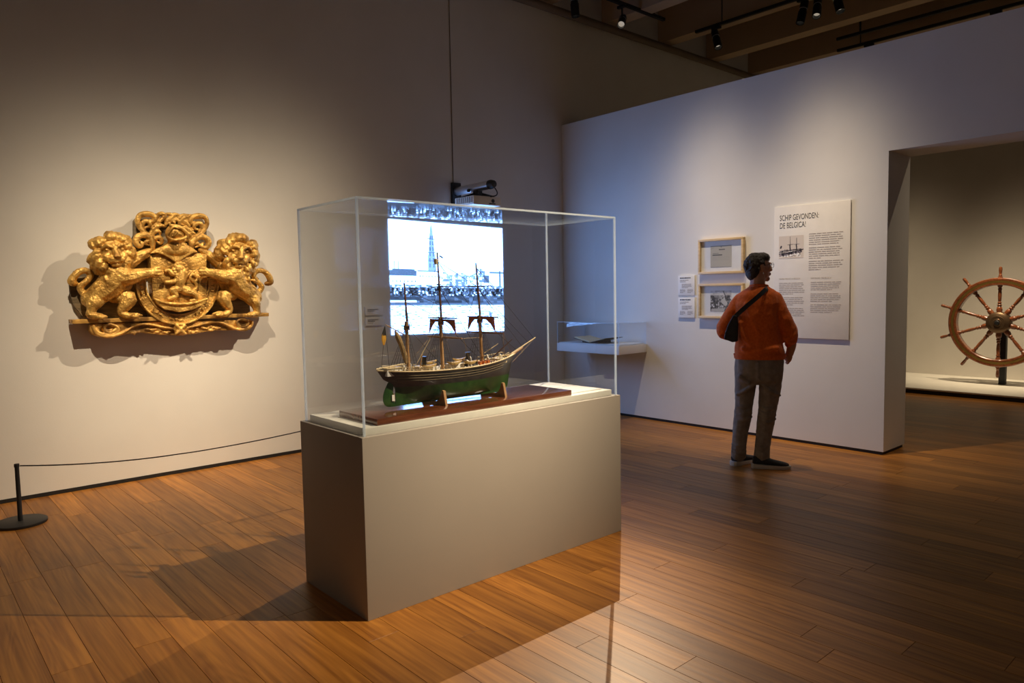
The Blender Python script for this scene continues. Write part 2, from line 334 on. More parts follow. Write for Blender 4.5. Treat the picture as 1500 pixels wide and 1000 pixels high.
def track_spotlight(pos, aim, label, ztrack, light=None, long=.27):
    pos = Vector(pos); d = (Vector(aim)-pos).normalized(); R = rot_to(d)
    t = thing('track_spotlight', label, 'spotlight', pos, 'track spotlights on the ceiling')
    def loc(g): return g.move(Matrix.Translation(pos) @ R.to_4x4())
    part('adapter', G().box(pos.x-.02, pos.x+.02, pos.y-.06, pos.y+.06, ztrack-.03, ztrack), M['black'], t)
    part('stem', G().tube([(pos.x, pos.y, ztrack-.03, .01), (pos.x, pos.y, pos.z+.02, .01)], n=8), M['black'], t)
    body = part('body', loc(G().lathe([(.02, long*.55), (.040, long*.5), (.045, long*.42), (.045, .05), (.041, .05), (.041, 0), (.047, 0), (.047, -long*.5), (.040, -long*.5), (.038, -long*.3), (.001, -long*.3)], (0,0,0), (0,0,1), 18)), M['blackm'], t)
    part('band', loc(G().lathe([(.0415, .04), (.0435, .04), (.0435, .03), (.0415, .03)], (0,0,0), (0,0,1), 18)), M['silver'], body)
    part('lens', loc(G().lathe([(.001, -long*.31), (.036, -long*.31), (.036, -long*.33), (.001, -long*.34)], (0,0,0), (0,0,1), 18)), LENS, body)
    if light:
        half, power, colr = light
        l = bpy.data.lights.new('spot', 'SPOT'); l.energy = power; l.color = colr; l.spot_size = math.radians(min(half*7, 110)); l.spot_blend = 1; l.shadow_soft_size = .009
        l.use_nodes = True; tr = l.node_tree                       # reflector beam profile: cos^n about the axis
        em = next(n for n in tr.nodes if n.type == 'EMISSION'); tc = tr.nodes.new('ShaderNodeTexCoord'); sp = tr.nodes.new('ShaderNodeSeparateXYZ'); ab = tr.nodes.new('ShaderNodeMath'); ab.operation = 'ABSOLUTE'
        pw_ = tr.nodes.new('ShaderNodeMath'); pw_.operation = 'POWER'; pw_.inputs[1].default_value = math.log(.5)/math.log(math.cos(math.radians(half)))
        tr.links.new(tc.outputs['Normal'], sp.inputs[0]); tr.links.new(sp.outputs[2], ab.inputs[0]); tr.links.new(ab.outputs[0], pw_.inputs[0]); tr.links.new(pw_.outputs[0], em.inputs['Strength'])
        ob = bpy.data.objects.new('spot_light', l); link(ob, t); ob.location = d*(long*.52); ob.rotation_euler = R.to_euler()
for (p, a, half, pw, c, lab, zt) in LAMPS:
    track_spotlight(p, a, 'black track spotlight '+lab, zt, (half, pw, c))
track_spotlight((5.92, 5.60, 4.55), (5.95, 5.5, 3), 'black track spotlight pointing straight down beside the brown pipe', 4.73)
for yy, aim, lab in ((5.22, (7.7, 4.6, 3), 'small black spotlight at the pipe end of the track behind the partition'), (4.10, (7.6, 4.2, 3), 'black spotlight tilted away, between two others on the track behind the partition'),
                     (3.93, (7.2, 3.6, 3), 'black spotlight with glinting lens hanging tilted from the track behind the partition'), (3.70, (7.8, 3.2, 3), 'black spotlight at the doorway end of the track behind the partition')):
    track_spotlight((8.08, yy, 4.53), aim, lab, 4.68)
# ------------------------------------------------------------------ showcase plinth and acrylic hood
ped = thing('display_plinth', 'large greige rectangular plinth carrying the ship model under its acrylic hood', 'plinth', ((PX0+PX1)/2, (PY0+PY1)/2, 0))
part('body', G().box(PX0, PX1, PY0, PY1, 0, PZ), M['plinth'], ped, bevel=.003)
TZ = PZ+.032
part('tray', G().box(PX0+.036, PX1-.036, PY0+.036, PY1-.036, PZ, TZ), M['slab'], ped, bevel=.002)
VX0, VX1, VY0, VY1, VZ = PX0+.018, PX1-.014, PY0+.015, PY1-.02, 1.862
hood = thing('acrylic_hood', 'clear acrylic box hood with bright edges over the ship model', 'display case', ((VX0+VX1)/2, (VY0+VY1)/2, PZ))
T = .009
part('pane', G().box(VX0+T, VX1-T, VY0, VY0+T, PZ, VZ-T), M['acr'], hood, smooth=False)
part('pane', G().box(VX0+T, VX1-T, VY1-T, VY1, PZ, VZ-T), M['acr'], hood, smooth=False)
part('pane', G().box(VX0, VX0+T, VY0+T, VY1-T, PZ, VZ-T), M['acr'], hood, smooth=False)
part('pane', G().box(VX1-T, VX1, VY0+T, VY1-T, PZ, VZ-T), M['acr'], hood, smooth=False)
part('top_pane', G().box(VX0+T, VX1-T, VY0+T, VY1-T, VZ-T, VZ), M['acr'], hood, smooth=False)
for x in (VX0, VX1-T):
    for y in (VY0, VY1-T): part('edge', G().box(x, x+T, y, y+T, PZ, VZ-T), M['edge'], hood, smooth=False)
for y in (VY0, VY1-T): part('edge', G().box(VX0+T, VX1-T, y, y+T, VZ-T, VZ), M['edge'], hood, smooth=False)
for x in (VX0, VX1-T): part('edge', G().box(x, x+T, VY0, VY1, VZ-T, VZ), M['edge'], hood, smooth=False)
# caption sheets on the tray
solo('caption_sheet', G().box(2.925, 3.20, 2.845, 3.06, TZ, TZ+.005), M['paper'], 'white caption sheet on the plinth tray, in front of another sheet, beyond the board', 'caption', (3.06, 2.95, TZ))
solo('caption_sheet', G().box(2.925, 3.20, 3.068, 3.28, TZ, TZ+.005), M['paper'], 'white caption sheet on the plinth tray, at its rear corner beyond the board', 'caption', (3.06, 3.17, TZ))

# ================================================================== flat pictures
def lin(a): a = np.asarray(a, float); return np.where(a <= .04045, a/12.92, ((a+.055)/1.055)**2.4)
class Pic:                              # small raster used for print and for the projected picture
    def __init__(s, w, h, c): s.w, s.h = w, h; s.a = np.ones((h, w, 3))*np.array(c); s.U, s.V = np.meshgrid((np.arange(w)+.5)/w, (np.arange(h)+.5)/h); s.r = np.random.RandomState(5); s.gam = 1.
    def out(s):
        c = lin(s.a)
        if s.gam == 1: return c
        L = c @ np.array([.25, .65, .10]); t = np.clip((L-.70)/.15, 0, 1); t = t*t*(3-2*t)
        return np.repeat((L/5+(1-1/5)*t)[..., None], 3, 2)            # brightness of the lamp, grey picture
    def mix(s, m, c, al=1.): m = (m*al)[..., None]; s.a = s.a*(1-m)+np.array(c)*m
    def rect(s, u0, v0, u1, v1, c, al=1.): s.mix(((s.U >= u0)&(s.U <= u1)&(s.V >= v0)&(s.V <= v1)).astype(float), c, al)
    def line(s, u0, v0, u1, v1, wd, c, al=1.):
        asp = s.h/s.w; du, dv = u1-u0, (v1-v0)*asp; L2 = du*du+dv*dv+1e-12
        t = np.clip(((s.U-u0)*du+(s.V-v0)*asp*dv)/L2, 0, 1); d = np.hypot(s.U-u0-t*du, (s.V-v0)*asp-t*dv)
        s.mix(np.clip((wd-d)/(.6/s.w)+.5, 0, 1), c, al)
    def noise(s, k, m, amp):            # blocky noise inside a mask
        n = s.r.rand(s.h//k[1]+2, s.w//k[0]+2); n = np.kron(n, np.ones((k[1], k[0])))[:s.h, :s.w]-.5
        s.a = np.clip(s.a+(n*amp*m)[..., None], 0, 1)
    def mesh(s, name, p00, p10, p01, p11):        # corners: top-left, top-right, bottom-left, bottom-right
        P = [np.array(p, float) for p in (p00, p10, p01, p11)]
        U, V = np.meshgrid(np.linspace(0, 1, s.w), np.linspace(0, 1, s.h)); U = U[..., None]; V = V[..., None]
        vs = (P[0]*(1-U)*(1-V)+P[1]*U*(1-V)+P[2]*(1-U)*V+P[3]*U*V).reshape(-1, 3)
        i = (np.arange(s.h-1)[:, None]*s.w+np.arange(s.w-1)[None]).ravel()
        fs = np.stack([i, i+s.w, i+s.w+1, i+1], 1)
        me = bpy.data.meshes.new(name); me.from_pydata(vs.tolist(), [], fs.tolist())
        ca = me.color_attributes.new('Col', 'FLOAT_COLOR', 'POINT'); c = np.ones((s.w*s.h, 4)); c[:, :3] = s.out().reshape(-1, 3); ca.data.foreach_set('color', c.ravel())
        me.update(); return me
def off(me, o):
    for v in me.vertices: v.co -= Vector(o)
    return me
# projected harbour picture on the long wall
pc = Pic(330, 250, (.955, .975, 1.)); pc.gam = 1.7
DK, MD, LT = (.20, .27, .52), (.50, .58, .80), (.80, .86, .96)
def tower():
    m = (np.abs(pc.U-.345) < np.interp(pc.V, [.02, .06, .16, .28, .30, .43], [.002, .010, .018, .026, .032, .034]))&(pc.V > .02)&(pc.V < .44)
    pc.mix(m.astype(float), (.815, .87, .965))
    for v0 in np.arange(.12, .41, .05):
        wd = np.interp(v0, [.06, .3, .42], [.006, .015, .018])
        for s in (-1, 1): pc.rect(.345+s*wd-.005, v0, .345+s*wd+.005, v0+.035, (.52, .60, .83))
    for v0 in (.15, .27, .345): pc.rect(.345-.034, v0-.004, .345+.034, v0+.002, (.6, .68, .88), .7)
tower()
pc.line(.04, .36, .04, .43, .003, LT); pc.line(.07, .36, .07, .43, .003, LT)
pc.rect(0, .435, .215, .49, MD); pc.rect(.02, .425, .20, .45, MD); pc.rect(0, .485, .225, .56, (.93, .95, 1)); pc.rect(.22, .435, .40, .56, (.90, .93, .99)); pc.rect(.22, .432, .40, .445, (.72, .79, .93))
for u in np.arange(.02, .22, .03): pc.rect(u, .525, u+.008, .538, MD)
for u in np.arange(.24, .39, .025): pc.rect(u, .475, u+.008, .49, LT)
m = ((pc.V > .455+.015*np.sin(pc.U*40))&(pc.V < .585)&(pc.U > .40)).astype(float); pc.mix(m, (.86, .90, .97)); pc.noise((9, 6), m, .22); pc.noise((4, 3), m, .12)
m = ((pc.V > .43+.02*np.sin(pc.U*23))&(pc.V < .50)&(pc.U > .47)&(pc.U < .72)).astype(float); pc.mix(m, (.78, .84, .95), .5)
pc.rect(.735, .385, .82, .47, (.80, .85, .95)); pc.noise((5, 5), ((pc.U > .735)&(pc.U < .82)&(pc.V > .385)&(pc.V < .47)).astype(float), .2)
pc.rect(.865, .425, 1, .56, (.86, .90, .98)); pc.rect(.865, .425, 1, .44, (.6, .68, .86)); pc.rect(.81, .46, .86, .53, (.55, .63, .85)); pc.line(.965, .42, .965, .56, .006, MD)
m = ((pc.V > .56)&(pc.V < .60)).astype(float); pc.mix(m, (.72, .78, .92), .8); pc.noise((6, 3), m, .3)
m = ((pc.V > .585)&(pc.V < .665)).astype(float); pc.mix(m, (.36, .43, .66), .9); pc.noise((5, 7), m, .8); pc.noise((3, 3), m, .5)
m = ((pc.V > .655)&(pc.V < .735)).astype(float); pc.mix(m, (.44, .51, .76), .95); pc.noise((11, 4), m, .35)
pc.rect(0, .70, .21, .715, (.9, .94, 1)); pc.rect(.0, .67, .25, .695, DK, .7); pc.rect(.36, .70, .60, .725, DK, .8); pc.line(.55, .66, .66, .71, .01, DK, .7); pc.line(.16, .67, .16, .60, .004, DK)
pc.rect(0, .725, 1, .742, (.55, .62, .84), .9)
m = (pc.V > .742).astype(float); pc.mix(m, (.90, .935, .995)); pc.noise((14, 2), m, .13); pc.noise((7, 1), m, .10)
pc.rect(.78, .80, .86, .806, LT); pc.line(.865, .83, .87, .85, .012, (.7, .78, .93))
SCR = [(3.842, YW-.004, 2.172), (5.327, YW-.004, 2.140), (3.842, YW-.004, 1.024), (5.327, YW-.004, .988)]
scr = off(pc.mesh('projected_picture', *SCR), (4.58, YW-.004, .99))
solo('projected_picture', scr, mat_print('projector_light', 6.2, tint=(.40, .80, 1.75)), 'bright blue-white projected harbour photograph with church spire on the long wall', 'projection', (4.58, YW-.004, .99))  # self-lit sheet stands in for the projector's light on the wall
solo('power_cable', G().tube([(4.655, YW-.005, 2.55, .004), (4.655, YW-.005, 5.35, .004)], n=8), M['upper'], 'thin dark cable running up the wall above the projector', 'cable', (4.655, YW-.008, 2.55))
# ------------------------------------------------------------------ projector on its wall arm
PR = thing('projector', 'white short-throw projector on silver arm and black wall plate above the projection', 'projector', (4.66, YW, 2.38))
part('wall_plate', G().box(4.62, 4.735, YW-.035, YW-.001, 2.33, 2.59), M['black'], PR, bevel=.004)
arm = part('arm', G().lathe([(.044, 0), (.044, .54), (.03, .545)], (4.68, YW-.035, 2.50), (0, -1, .01), 20), M['silver'], PR)
part('end_cap', G().lathe([(.046, 0), (.046, .03), (.034, .07), (.001, .075)], (4.68, YW-.575, 2.505), (0, -1, .01), 20), M['black'], arm)
part('knob', G().lathe([(.016, 0), (.016, .02), (.001, .022)], (4.636, YW-.30, 2.475), (-1, 0, 0), 12), M['black'], arm)
part('bracket', G().box(4.655, 4.71, 5.78, 5.86, 2.41, 2.47).box(4.60, 4.76, 5.70, 5.94, 2.395, 2.412).tube([(4.56, 5.95, 2.40, .01), (4.66, 5.84, 2.44, .01)]).tube([(4.80, 5.70, 2.40, .01), (4.70, 5.80, 2.44, .01)]), M['black'], PR)
pb = part('body', G().box(4.50, 4.86, 5.66, 5.97, 2.305, 2.395), M['plast'], PR, bevel=.012)
for k in range(8): part('grille_slat', G().box(4.494, 4.501, 5.685+k*.034, 5.705+k*.034, 2.325, 2.38), M['inkg'], pb)
part('lens_window', G().lathe([(.02, 0), (.02, .006), (.001, .006)], (4.75, 5.662, 2.352), (0, -1, 0), 12), M['black'], pb)
part('foot_slot', G().box(4.70, 4.78, 5.655, 5.665, 2.318, 2.328), M['black'], pb)
part('cable', G().tube([(4.70, YW-.62, 2.48, .006), (4.73, YW-.63, 2.43, .006), (4.74, YW-.60, 2.40, .006), (4.72, YW-.53, 2.394, .006)], k=5), M['black'], PR)
# ------------------------------------------------------------------ writing
def text_mesh(txt, size, wd=None):
    cu = bpy.data.curves.new('t', 'FONT'); cu.body = txt; cu.size = size; cu.resolution_u = 3
    ob = bpy.data.objects.new('t', cu); COL.objects.link(ob); bpy.context.view_layer.update()
    me = bpy.data.meshes.new_from_object(ob.evaluated_get(bpy.context.evaluated_depsgraph_get())); bpy.data.objects.remove(ob)
    if wd:
        xs = [v.co.x for v in me.vertices]; k = wd/(max(xs)-min(xs))
        for v in me.vertices: v.co.x *= k
    return me
BR = Matrix(((0,0,-1), (-1,0,0), (0,1,0)))     # text frame on the partition (x to -Y, y to Z, out to -X)
BL = Matrix(((1,0,0), (0,0,-1), (0,1,0)))      # text frame on the long wall
def put_text(txt, size, o, B, parent, m, wd=None, name='lettering'):
    me = text_mesh(txt, size, wd); root = ORG[parent]
    for v in me.vertices: v.co = B @ v.co+Vector(o)-root
    return part(name, me, m, parent)
def para(o, wd, lines, pitch, B, parent, m, h=.45, seed=1, name='text_block', last=.6):   # lines of print too small to read
    rr = random.Random(seed); g = G()
    for i in range(lines):
        x = 0; end = wd*(last if i == lines-1 else rr.uniform(.88, 1))
        while x < end:
            L = min(rr.uniform(.02, .075)*max(wd/.3, .35), end-x); y = -i*pitch
            g.add([tuple(B @ Vector(p)+Vector(o)) for p in ((x, y, 0), (x+L, y, 0), (x+L, y+pitch*h, 0), (x, y+pitch*h, 0))], [(0,1,2,3)]); x += L+.006*max(wd/.3, .4)
    return part(name, g, m, parent, smooth=False)
# tall text panel on the partition
pt = .018; xs = XW-pt
tp = thing('text_panel', 'tall cream text panel with large heading and small ship picture', 'panel', (XW, 3.09, .965))
part('board', G().box(xs, XW-.001, 2.742, 3.438, .965, 2.162), M['panel'], tp, bevel=.002)
xo = xs-.0012
put_text('SCHIP GEVONDEN:', .072, (xo, 3.385, 2.036), BR, tp, M['ink'], .365); put_text('DE BELGICA!', .072, (xo, 3.385, 1.966), BR, tp, M['ink'], .245)
for k, (z, n) in enumerate(((1.895, 6), (1.772, 6), (1.652, 5))): para((xo, 3.105, z), .31, n, .0185, BR, tp, M['inkg'], .38, seed=k, last=.85 if k == 0 else .35)
put_text('NAVIRE TROUV\u00c9: LA BELGICA!', .022, (xo, 3.385, 1.497), BR, tp, M['inkg'], .20); put_text('SHIP FOUND: THE BELGICA!', .022, (xo, 3.085, 1.497), BR, tp, M['inkg'], .185)
for k, (z, n) in enumerate(((1.462, 7), (1.330, 5), (1.232, 6))): para((xo, 3.385, z), .245, n, .0165, BR, tp, M['inkg'], .38, seed=10+k, last=.55)
for k, (z, n) in enumerate(((1.465, 5), (1.362, 5), (1.265, 5))): para((xo, 3.085, z), .275, n, .0165, BR, tp, M['inkg'], .38, seed=20+k, last=.7)
ph = Pic(90, 80, (.86, .82, .78))
INK = (.13, .10, .13)
ph.line(.46, .05, .47, .66, .008, INK); ph.line(.72, .12, .73, .66, .008, INK); ph.line(.36, .40, .60, .38, .008, INK); ph.line(.63, .40, .84, .38, .006, INK); ph.line(.45, .40, .47, .66, .022, INK); ph.line(.71, .40, .73, .66, .022, INK)
ph.line(.05, .67, .90, .61, .018, INK); ph.line(.10, .83, .88, .70, .055, (.22, .18, .2)); ph.line(.80, .68, .99, .62, .02, INK); ph.line(.02, .78, .30, .84, .03, INK); ph.line(.08, .52, .10, .46, .03, INK); ph.line(.0, .72, .2, .70, .012, INK)
mm = ((ph.V > .66)&(ph.V < .92)&(ph.U < .88)).astype(float); ph.noise((5, 4), mm, .9); ph.noise((3, 2), mm, .5)
for u in (.25, .31, .36, .6, .66): ph.line(u, .60, u, .70, .01, INK)
part('ship_picture', off(ph.mesh('ship_picture', (xo, 3.39, 1.895), (xo, 3.155, 1.895), (xo, 3.39, 1.69), (xo, 3.155, 1.69)), ORG[tp]), mat_print('ship_print'), tp)
# two framed sheets
def frame(z0, z1, label, pic):
    y0, y1, d, t = 3.744, 4.25, .042, .022
    fr = thing('picture_frame', label, 'frame', (XW, (y0+y1)/2, z0), 'framed sheets on the partition')
    for a in ((y0, y1, z0, z0+t), (y0, y1, z1-t, z1), (y0, y0+t, z0+t, z1-t), (y1-t, y1, z0+t, z1-t)):
        part('rail' if a[1]-a[0] > .2 else 'stile', G().box(XW-d, XW-.001, *a), M['birch'], fr, bevel=.002)
    part('mount', G().box(XW-.012, XW-.004, y0+t, y1-t, z0+t, z1-t), M['paper'], fr)
    p, (a, b, c, e), nm = pic
    part(nm, off(p.mesh(nm, (XW-.0135, a, b), (XW-.0135, c, b), (XW-.0135, a, e), (XW-.0135, c, e)), ORG[fr]), mat_print(nm), fr)
    part('glazing', G().box(XW-.034, XW-.031, y0+t, y1-t, z0+t, z1-t), M['acr'], fr, smooth=False)
lt = Pic(70, 62, (.72, .69, .63))
lt.rect(0, 0, 1, .02, (.5, .5, .5)); lt.rect(0, .97, 1, 1, (.55, .54, .52)); lt.rect(.40, .16, .68, .21, (.35, .34, .33)); lt.rect(.10, .40, .55, .455, (.25, .24, .24)); lt.rect(.48, .05, .54, .09, (.5, .48, .46)); lt.rect(.12, .34, .4, .37, (.5, .48, .46)); lt.line(.05, .14, .13, .10, .012, (.6, .58, .55))
for v in (.52, .58, .64): lt.rect(.1, v, .9, v+.02, (.66, .63, .58))
frame(1.572, 1.918, 'pale wooden box frame holding a typed letter, above the framed crowd photograph', (lt, (4.122, 1.848, 3.885, 1.635), 'letter'))
cr = Pic(80, 64, (.62, .60, .58)); cr.rect(0, 0, 1, .22, (.76, .74, .72)); mm = (cr.V > .24).astype(float); cr.mix(mm, (.33, .32, .32)); cr.noise((5, 5), mm, .9); cr.noise((2, 3), mm, .6); cr.noise((9, 4), 1-mm, .25)
cr.line(.15, .3, .25, .75, .05, (.08, .08, .08)); cr.line(.6, .5, .72, .6, .09, (.75, .74, .72)); cr.line(.1, .92, .6, .9, .06, (.7, .69, .67)); cr.line(.62, .05, .7, .22, .02, (.3, .3, .3))
frame(1.130, 1.474, 'pale wooden box frame holding a black and white crowd photograph', (cr, (4.122, 1.405, 3.885, 1.195), 'photograph'))
def card(z0, z1, y0, y1, label, seed):
    t = thing('caption_card', label, 'caption', (XW, (y0+y1)/2, z0), 'caption cards beside the frames')
    part('board', G().box(XW-.016, XW-.001, y0, y1, z0, z1), M['paper'], t, bevel=.001); x = XW-.0172
    para((x, y1-.022, z1-.030), .14, 1, .02, BR, t, M['ink'], .5, seed, last=.95); para((x, y1-.022, z1-.052), .12, 2, .016, BR, t, M['inkg'], .45, seed+1)
    para((x, y1-.045, z1-.092), .13, 4, .0115, BR, t, M['inkg'], .5, seed+2); para((x, y1-.022, z1-.148), .068, 4, .0105, BR, t, M['inkg'], .5, seed+3); para((x, y1-.115, z1-.148), .068, 4, .0105, BR, t, M['inkg'], .5, seed+4)
card(1.362, 1.565, 4.308, 4.508, 'white caption card beside the framed letter, upper of the two', 30); card(1.130, 1.340, 4.308, 4.508, 'white caption card beside the framed photograph, lower of the two', 40)
def card2(z0, z1, label, seed):
    t = thing('caption_card', label, 'caption', (3.647, YW, z0), 'caption cards beside the projection')
    part('board', G().box(3.548, 3.747, YW-.016, YW-.001, z0, z1), M['wall'], t, bevel=.001); y = YW-.0172
    para((3.57, y, z1-.032), .13, 2, .014, BL, t, M['ink'], .5, seed); para((3.57, y, z1-.062), .10, 1, .014, BL, t, M['inkg'], .45, seed+1)
card2(1.228, 1.312, 'small grey caption card beside the projection, upper of the two', 50); card2(1.126, 1.212, 'small grey caption card beside the projection, lower of the two', 60)
# ------------------------------------------------------------------ wall case with open book
wc = thing('wall_case', 'white wall-mounted shelf case with low acrylic cover holding a book', 'display case', (6.06, 5.39, .745))
CX0, CY0, CY1, CZ = 5.83, 4.935, 5.855, 1.073
part('shelf', G().box(CX0, XW-.001, CY0, CY1, .745, .833), M['wall'], wc, bevel=.002)
part('tray', G().box(CX0+.02, XW-.02, CY0+.02, CY1-.02, .833, .845), M['wall'], wc)
t = .006
part('pane', G().box(CX0+.004, CX0+.004+t, CY0+.01, CY1-.01, .833, CZ), M['acr'], wc, smooth=False)
part('pane', G().box(CX0+.01, XW-.002, CY0+.004, CY0+.01, .833, CZ), M['acr'], wc, smooth=False)
part('pane', G().box(CX0+.01, XW-.002, CY1-.01, CY1-.004, .833, CZ), M['acr'], wc, smooth=False)
part('top_pane', G().box(CX0+.004, XW-.002, CY0+.004, CY1-.004, CZ, CZ+t), M['acr'], wc, smooth=False)
for y in (CY0+.003, CY1-.010): part('edge', G().box(CX0+.003, CX0+.010, y, y+.007, .833, CZ), M['edge'], wc, smooth=False)
part('edge', G().box(CX0+.002, CX0+.006, CY0+.004, CY1-.004, CZ, CZ+t+.001), M['edge'], wc, smooth=False)
bk = thing('open_book', 'open book with cream pages and black cover inside the wall case', 'book', (6.03, 5.42, .845))
def leaf(y0, z0, y1, z1, x0, x1, th): 
    return G().prism([(x0, y0, z0), (x1, y0, z0), (x1, y1, z1), (x0, y1, z1)], [(x0, y0, z0+th), (x1, y0, z0+th), (x1, y1, z1+th), (x0, y1, z1+th)])
part('cover', leaf(5.42, .850, 5.66, .892, 5.90, 6.18, .004), M['black'], bk); part('cover', leaf(5.42, .850, 5.17, .905, 5.90, 6.18, .004), M['black'], bk)
part('pages', leaf(5.425, .855, 5.655, .897, 5.905, 6.175, .012), M['page'], bk); part('pages', leaf(5.415, .855, 5.20, .902, 5.905, 6.175, .006), M['page'], bk)
part('cradle', G().prism([(5.93, 5.32, .845), (5.93, 5.55, .845), (5.93, 5.55, .868), (5.93, 5.43, .850), (5.93, 5.32, .868)], [(6.15, 5.32, .845), (6.15, 5.55, .845), (6.15, 5.55, .868), (6.15, 5.43, .850), (6.15, 5.32, .868)]), M['black'], bk)
solo('caption_slip', G().box(5.88, 6.02, 4.97, 5.13, .845, .850), M['paper'], 'small white caption slip in the wall case next to the book', 'caption', (5.95, 5.05, .845))
# ------------------------------------------------------------------ low rope barrier
def stanchion(x, y, label):
    t = thing('stanchion', label, 'stanchion', (x, y, 0), 'low rope barrier posts')
    part('base', G().lathe([(.148, 0), (.15, .004), (.15, .016), (.143, .020), (.001, .021)], (x, y, 0), (0,0,1), 40), M['black'], t)
    p = part('post', G().lathe([(.014, .02), (.0125, .38), (.0125, .385), (.001, .386)], (x, y, 0), (0,0,1), 16), M['black'], t)
    part('cap', G().lathe([(.015, .372), (.015, .392), (.001, .394)], (x, y, 0), (0,0,1), 16), M['black'], p)
stanchion(.612, 5.55, 'low black barrier post with round base at the open end of the rope'); stanchion(2.92, 5.55, 'low black barrier post hidden behind the showcase plinth')
solo('barrier_rope', G().tube([(x, 5.55, .292+.088*((x-1.62)/1.01)**2 if x < 1.62 else .29+.068*((x-1.62)/1.3)**2, .0045) for x in np.linspace(.629, 2.903, 24)], n=6), M['black'], 'thin black cord sagging between the low barrier posts', 'rope', (.63, 5.55, .38))
# ------------------------------------------------------------------ ship's wheel room
solo('platform', G().box(10.14, 11.858, -2.4, 6.19, .052, .072), M['slab'], 'long low white platform under the ship wheel', 'platform', (11, 2, 0), bevel=.002)
struct('baseboard_back', G().box(10.155, 11.855, -2.4, 6.19, 0, .0515), M['black'])
WC = Vector((11.08, 2.882, .905))
wh = thing('ship_helm', 'large varnished wooden ship steering wheel with brass ring on a black post', 'ship wheel', (11.22, 2.882, .072))
part('post', G().box(11.19, 11.27, 2.825, 2.900, .072, .93), M['black'], wh, bevel=.003); part('axle', G().lathe([(.035, 0), (.035, .16)], (11.06, 2.882, .905), (1, 0, 0), 16), M['black'], wh)
def ringsolid(prof, m, name, par, n=72):    # prof: closed (radius, x) outline turned about the wheel axle
    g = G(); k = len(prof)
    vs = [tuple(WC+Vector((x, r*math.cos(2*math.pi*j/n), r*math.sin(2*math.pi*j/n)))) for j in range(n) for r, x in prof]
    g.add(vs, [(j*k+i, j*k+(i+1)%k, ((j+1)%n)*k+(i+1)%k, ((j+1)%n)*k+i) for j in range(n) for i in range(k)]); return part(name, g, m, par)
rim = ringsolid([(.490, -.045), (.498, -.052), (.520, -.052), (.522, -.046), (.552, -.046), (.554, -.052), (.578, -.052), (.588, -.042), (.588, .042), (.578, .05), (.498, .05), (.490, .042)], M['mahog'], 'rim', wh)
ringsolid([(.5225, -.047), (.5515, -.047), (.5515, -.051), (.5225, -.051)], M['brass'], 'brass_ring', rim)
hub = part('hub', G().lathe([(.001, -.095), (.045, -.095), (.05, -.088), (.085, -.088), (.09, -.08), (.125, -.07), (.135, -.06), (.14, -.05), (.143, .045), (.001, .05)], WC, (1, 0, 0), 32), M['bronze'], wh)
part('hub_nut', G().lathe([(.001, -.112), (.022, -.11), (.03, -.10), (.03, -.09)], WC, (1, 0, 0), 16), M['black'], hub)
prof = [(.030, .12), (.036, .17), (.030, .20), (.020, .21), (.027, .222), (.027, .232), (.018, .242), (.023, .255), (.023, .265), (.016, .275), (.020, .30), (.023, .36), (.019, .425), (.025, .437), (.025, .445), (.017, .452), (.026, .470), (.033, .49), (.033, .50)]
hprof = [(.028, .585), (.028, .60), (.017, .607), (.022, .618), (.015, .63), (.019, .66), (.021, .695), (.018, .722), (.008, .731), (.001, .732)]
sm = mesh_of('spoke', G().lathe(prof, (0,0,0), (0,0,1), 14)); setmat(sm, M['mahog']); hm = mesh_of('handle', G().lathe(hprof, (0,0,0), (0,0,1), 14)); setmat(hm, M['mahog'])
for k in range(10):
    for nm, me in (('spoke', sm), ('handle', hm)):
        o = bpy.data.objects.new(nm, me); link(o, wh); o.location = WC-ORG[wh]; o.rotation_euler = (math.radians(36*k), 0, 0)
# ================================================================== ship model on its board
BZ = TZ+.030                                   # board top
db = thing('display_board', 'glossy red-brown varnished board with two cradles under the ship model', 'board', (2.28, 2.985, TZ))
part('board', G().box(1.652, 2.905, 2.806, 3.162, TZ, BZ), M['varn'], db, bevel=.003)
YC = 2.985
for x in (2.085, 2.475):
    g = G(); o = [(-.105, BZ), (-.088, .955), (-.076, .958), (-.064, .928), (-.050, .909), (-.02, .8965), (.02, .8965), (.050, .909), (.064, .928), (.076, .958), (.088, .955), (.105, BZ)]
    g.prism([(x, YC+a, b) for a, b in o], [(x+.014, YC+a, b) for a, b in o]); part('cradle', g, M['pine'], db)
sh = thing('ship_model', 'three-masted wooden steam barque model with black and green hull and rigging', 'ship model', (2.2, YC, .905))
ZK = .905
def sheer(t): return 1.056+.030*(1-2*t)**2*(1.35 if t > .5 else .7)
def xs_(h): return np.interp(h, [0, .45, .60, .72, 1], [1.862, 1.862, 1.845, 1.80, 1.766])
def xb_(h): return np.interp(h, [0, .1, .5, .8, 1], [2.560, 2.580, 2.598, 2.615, 2.642])
def hp(t, h, s):
    a = abs(1-2*t); fd = (1-a**5) if t < .5 else (1-a**2.6); e = .20+1.5*a**2.2
    return (xs_(h)+(xb_(h)-xs_(h))*t, YC+s*max(.083*fd*max(h, .0)**e, .0022), ZK+h*(sheer(t)-ZK))
NT = 40
HW = lambda t: (.988-ZK)/(sheer(t)-ZK)
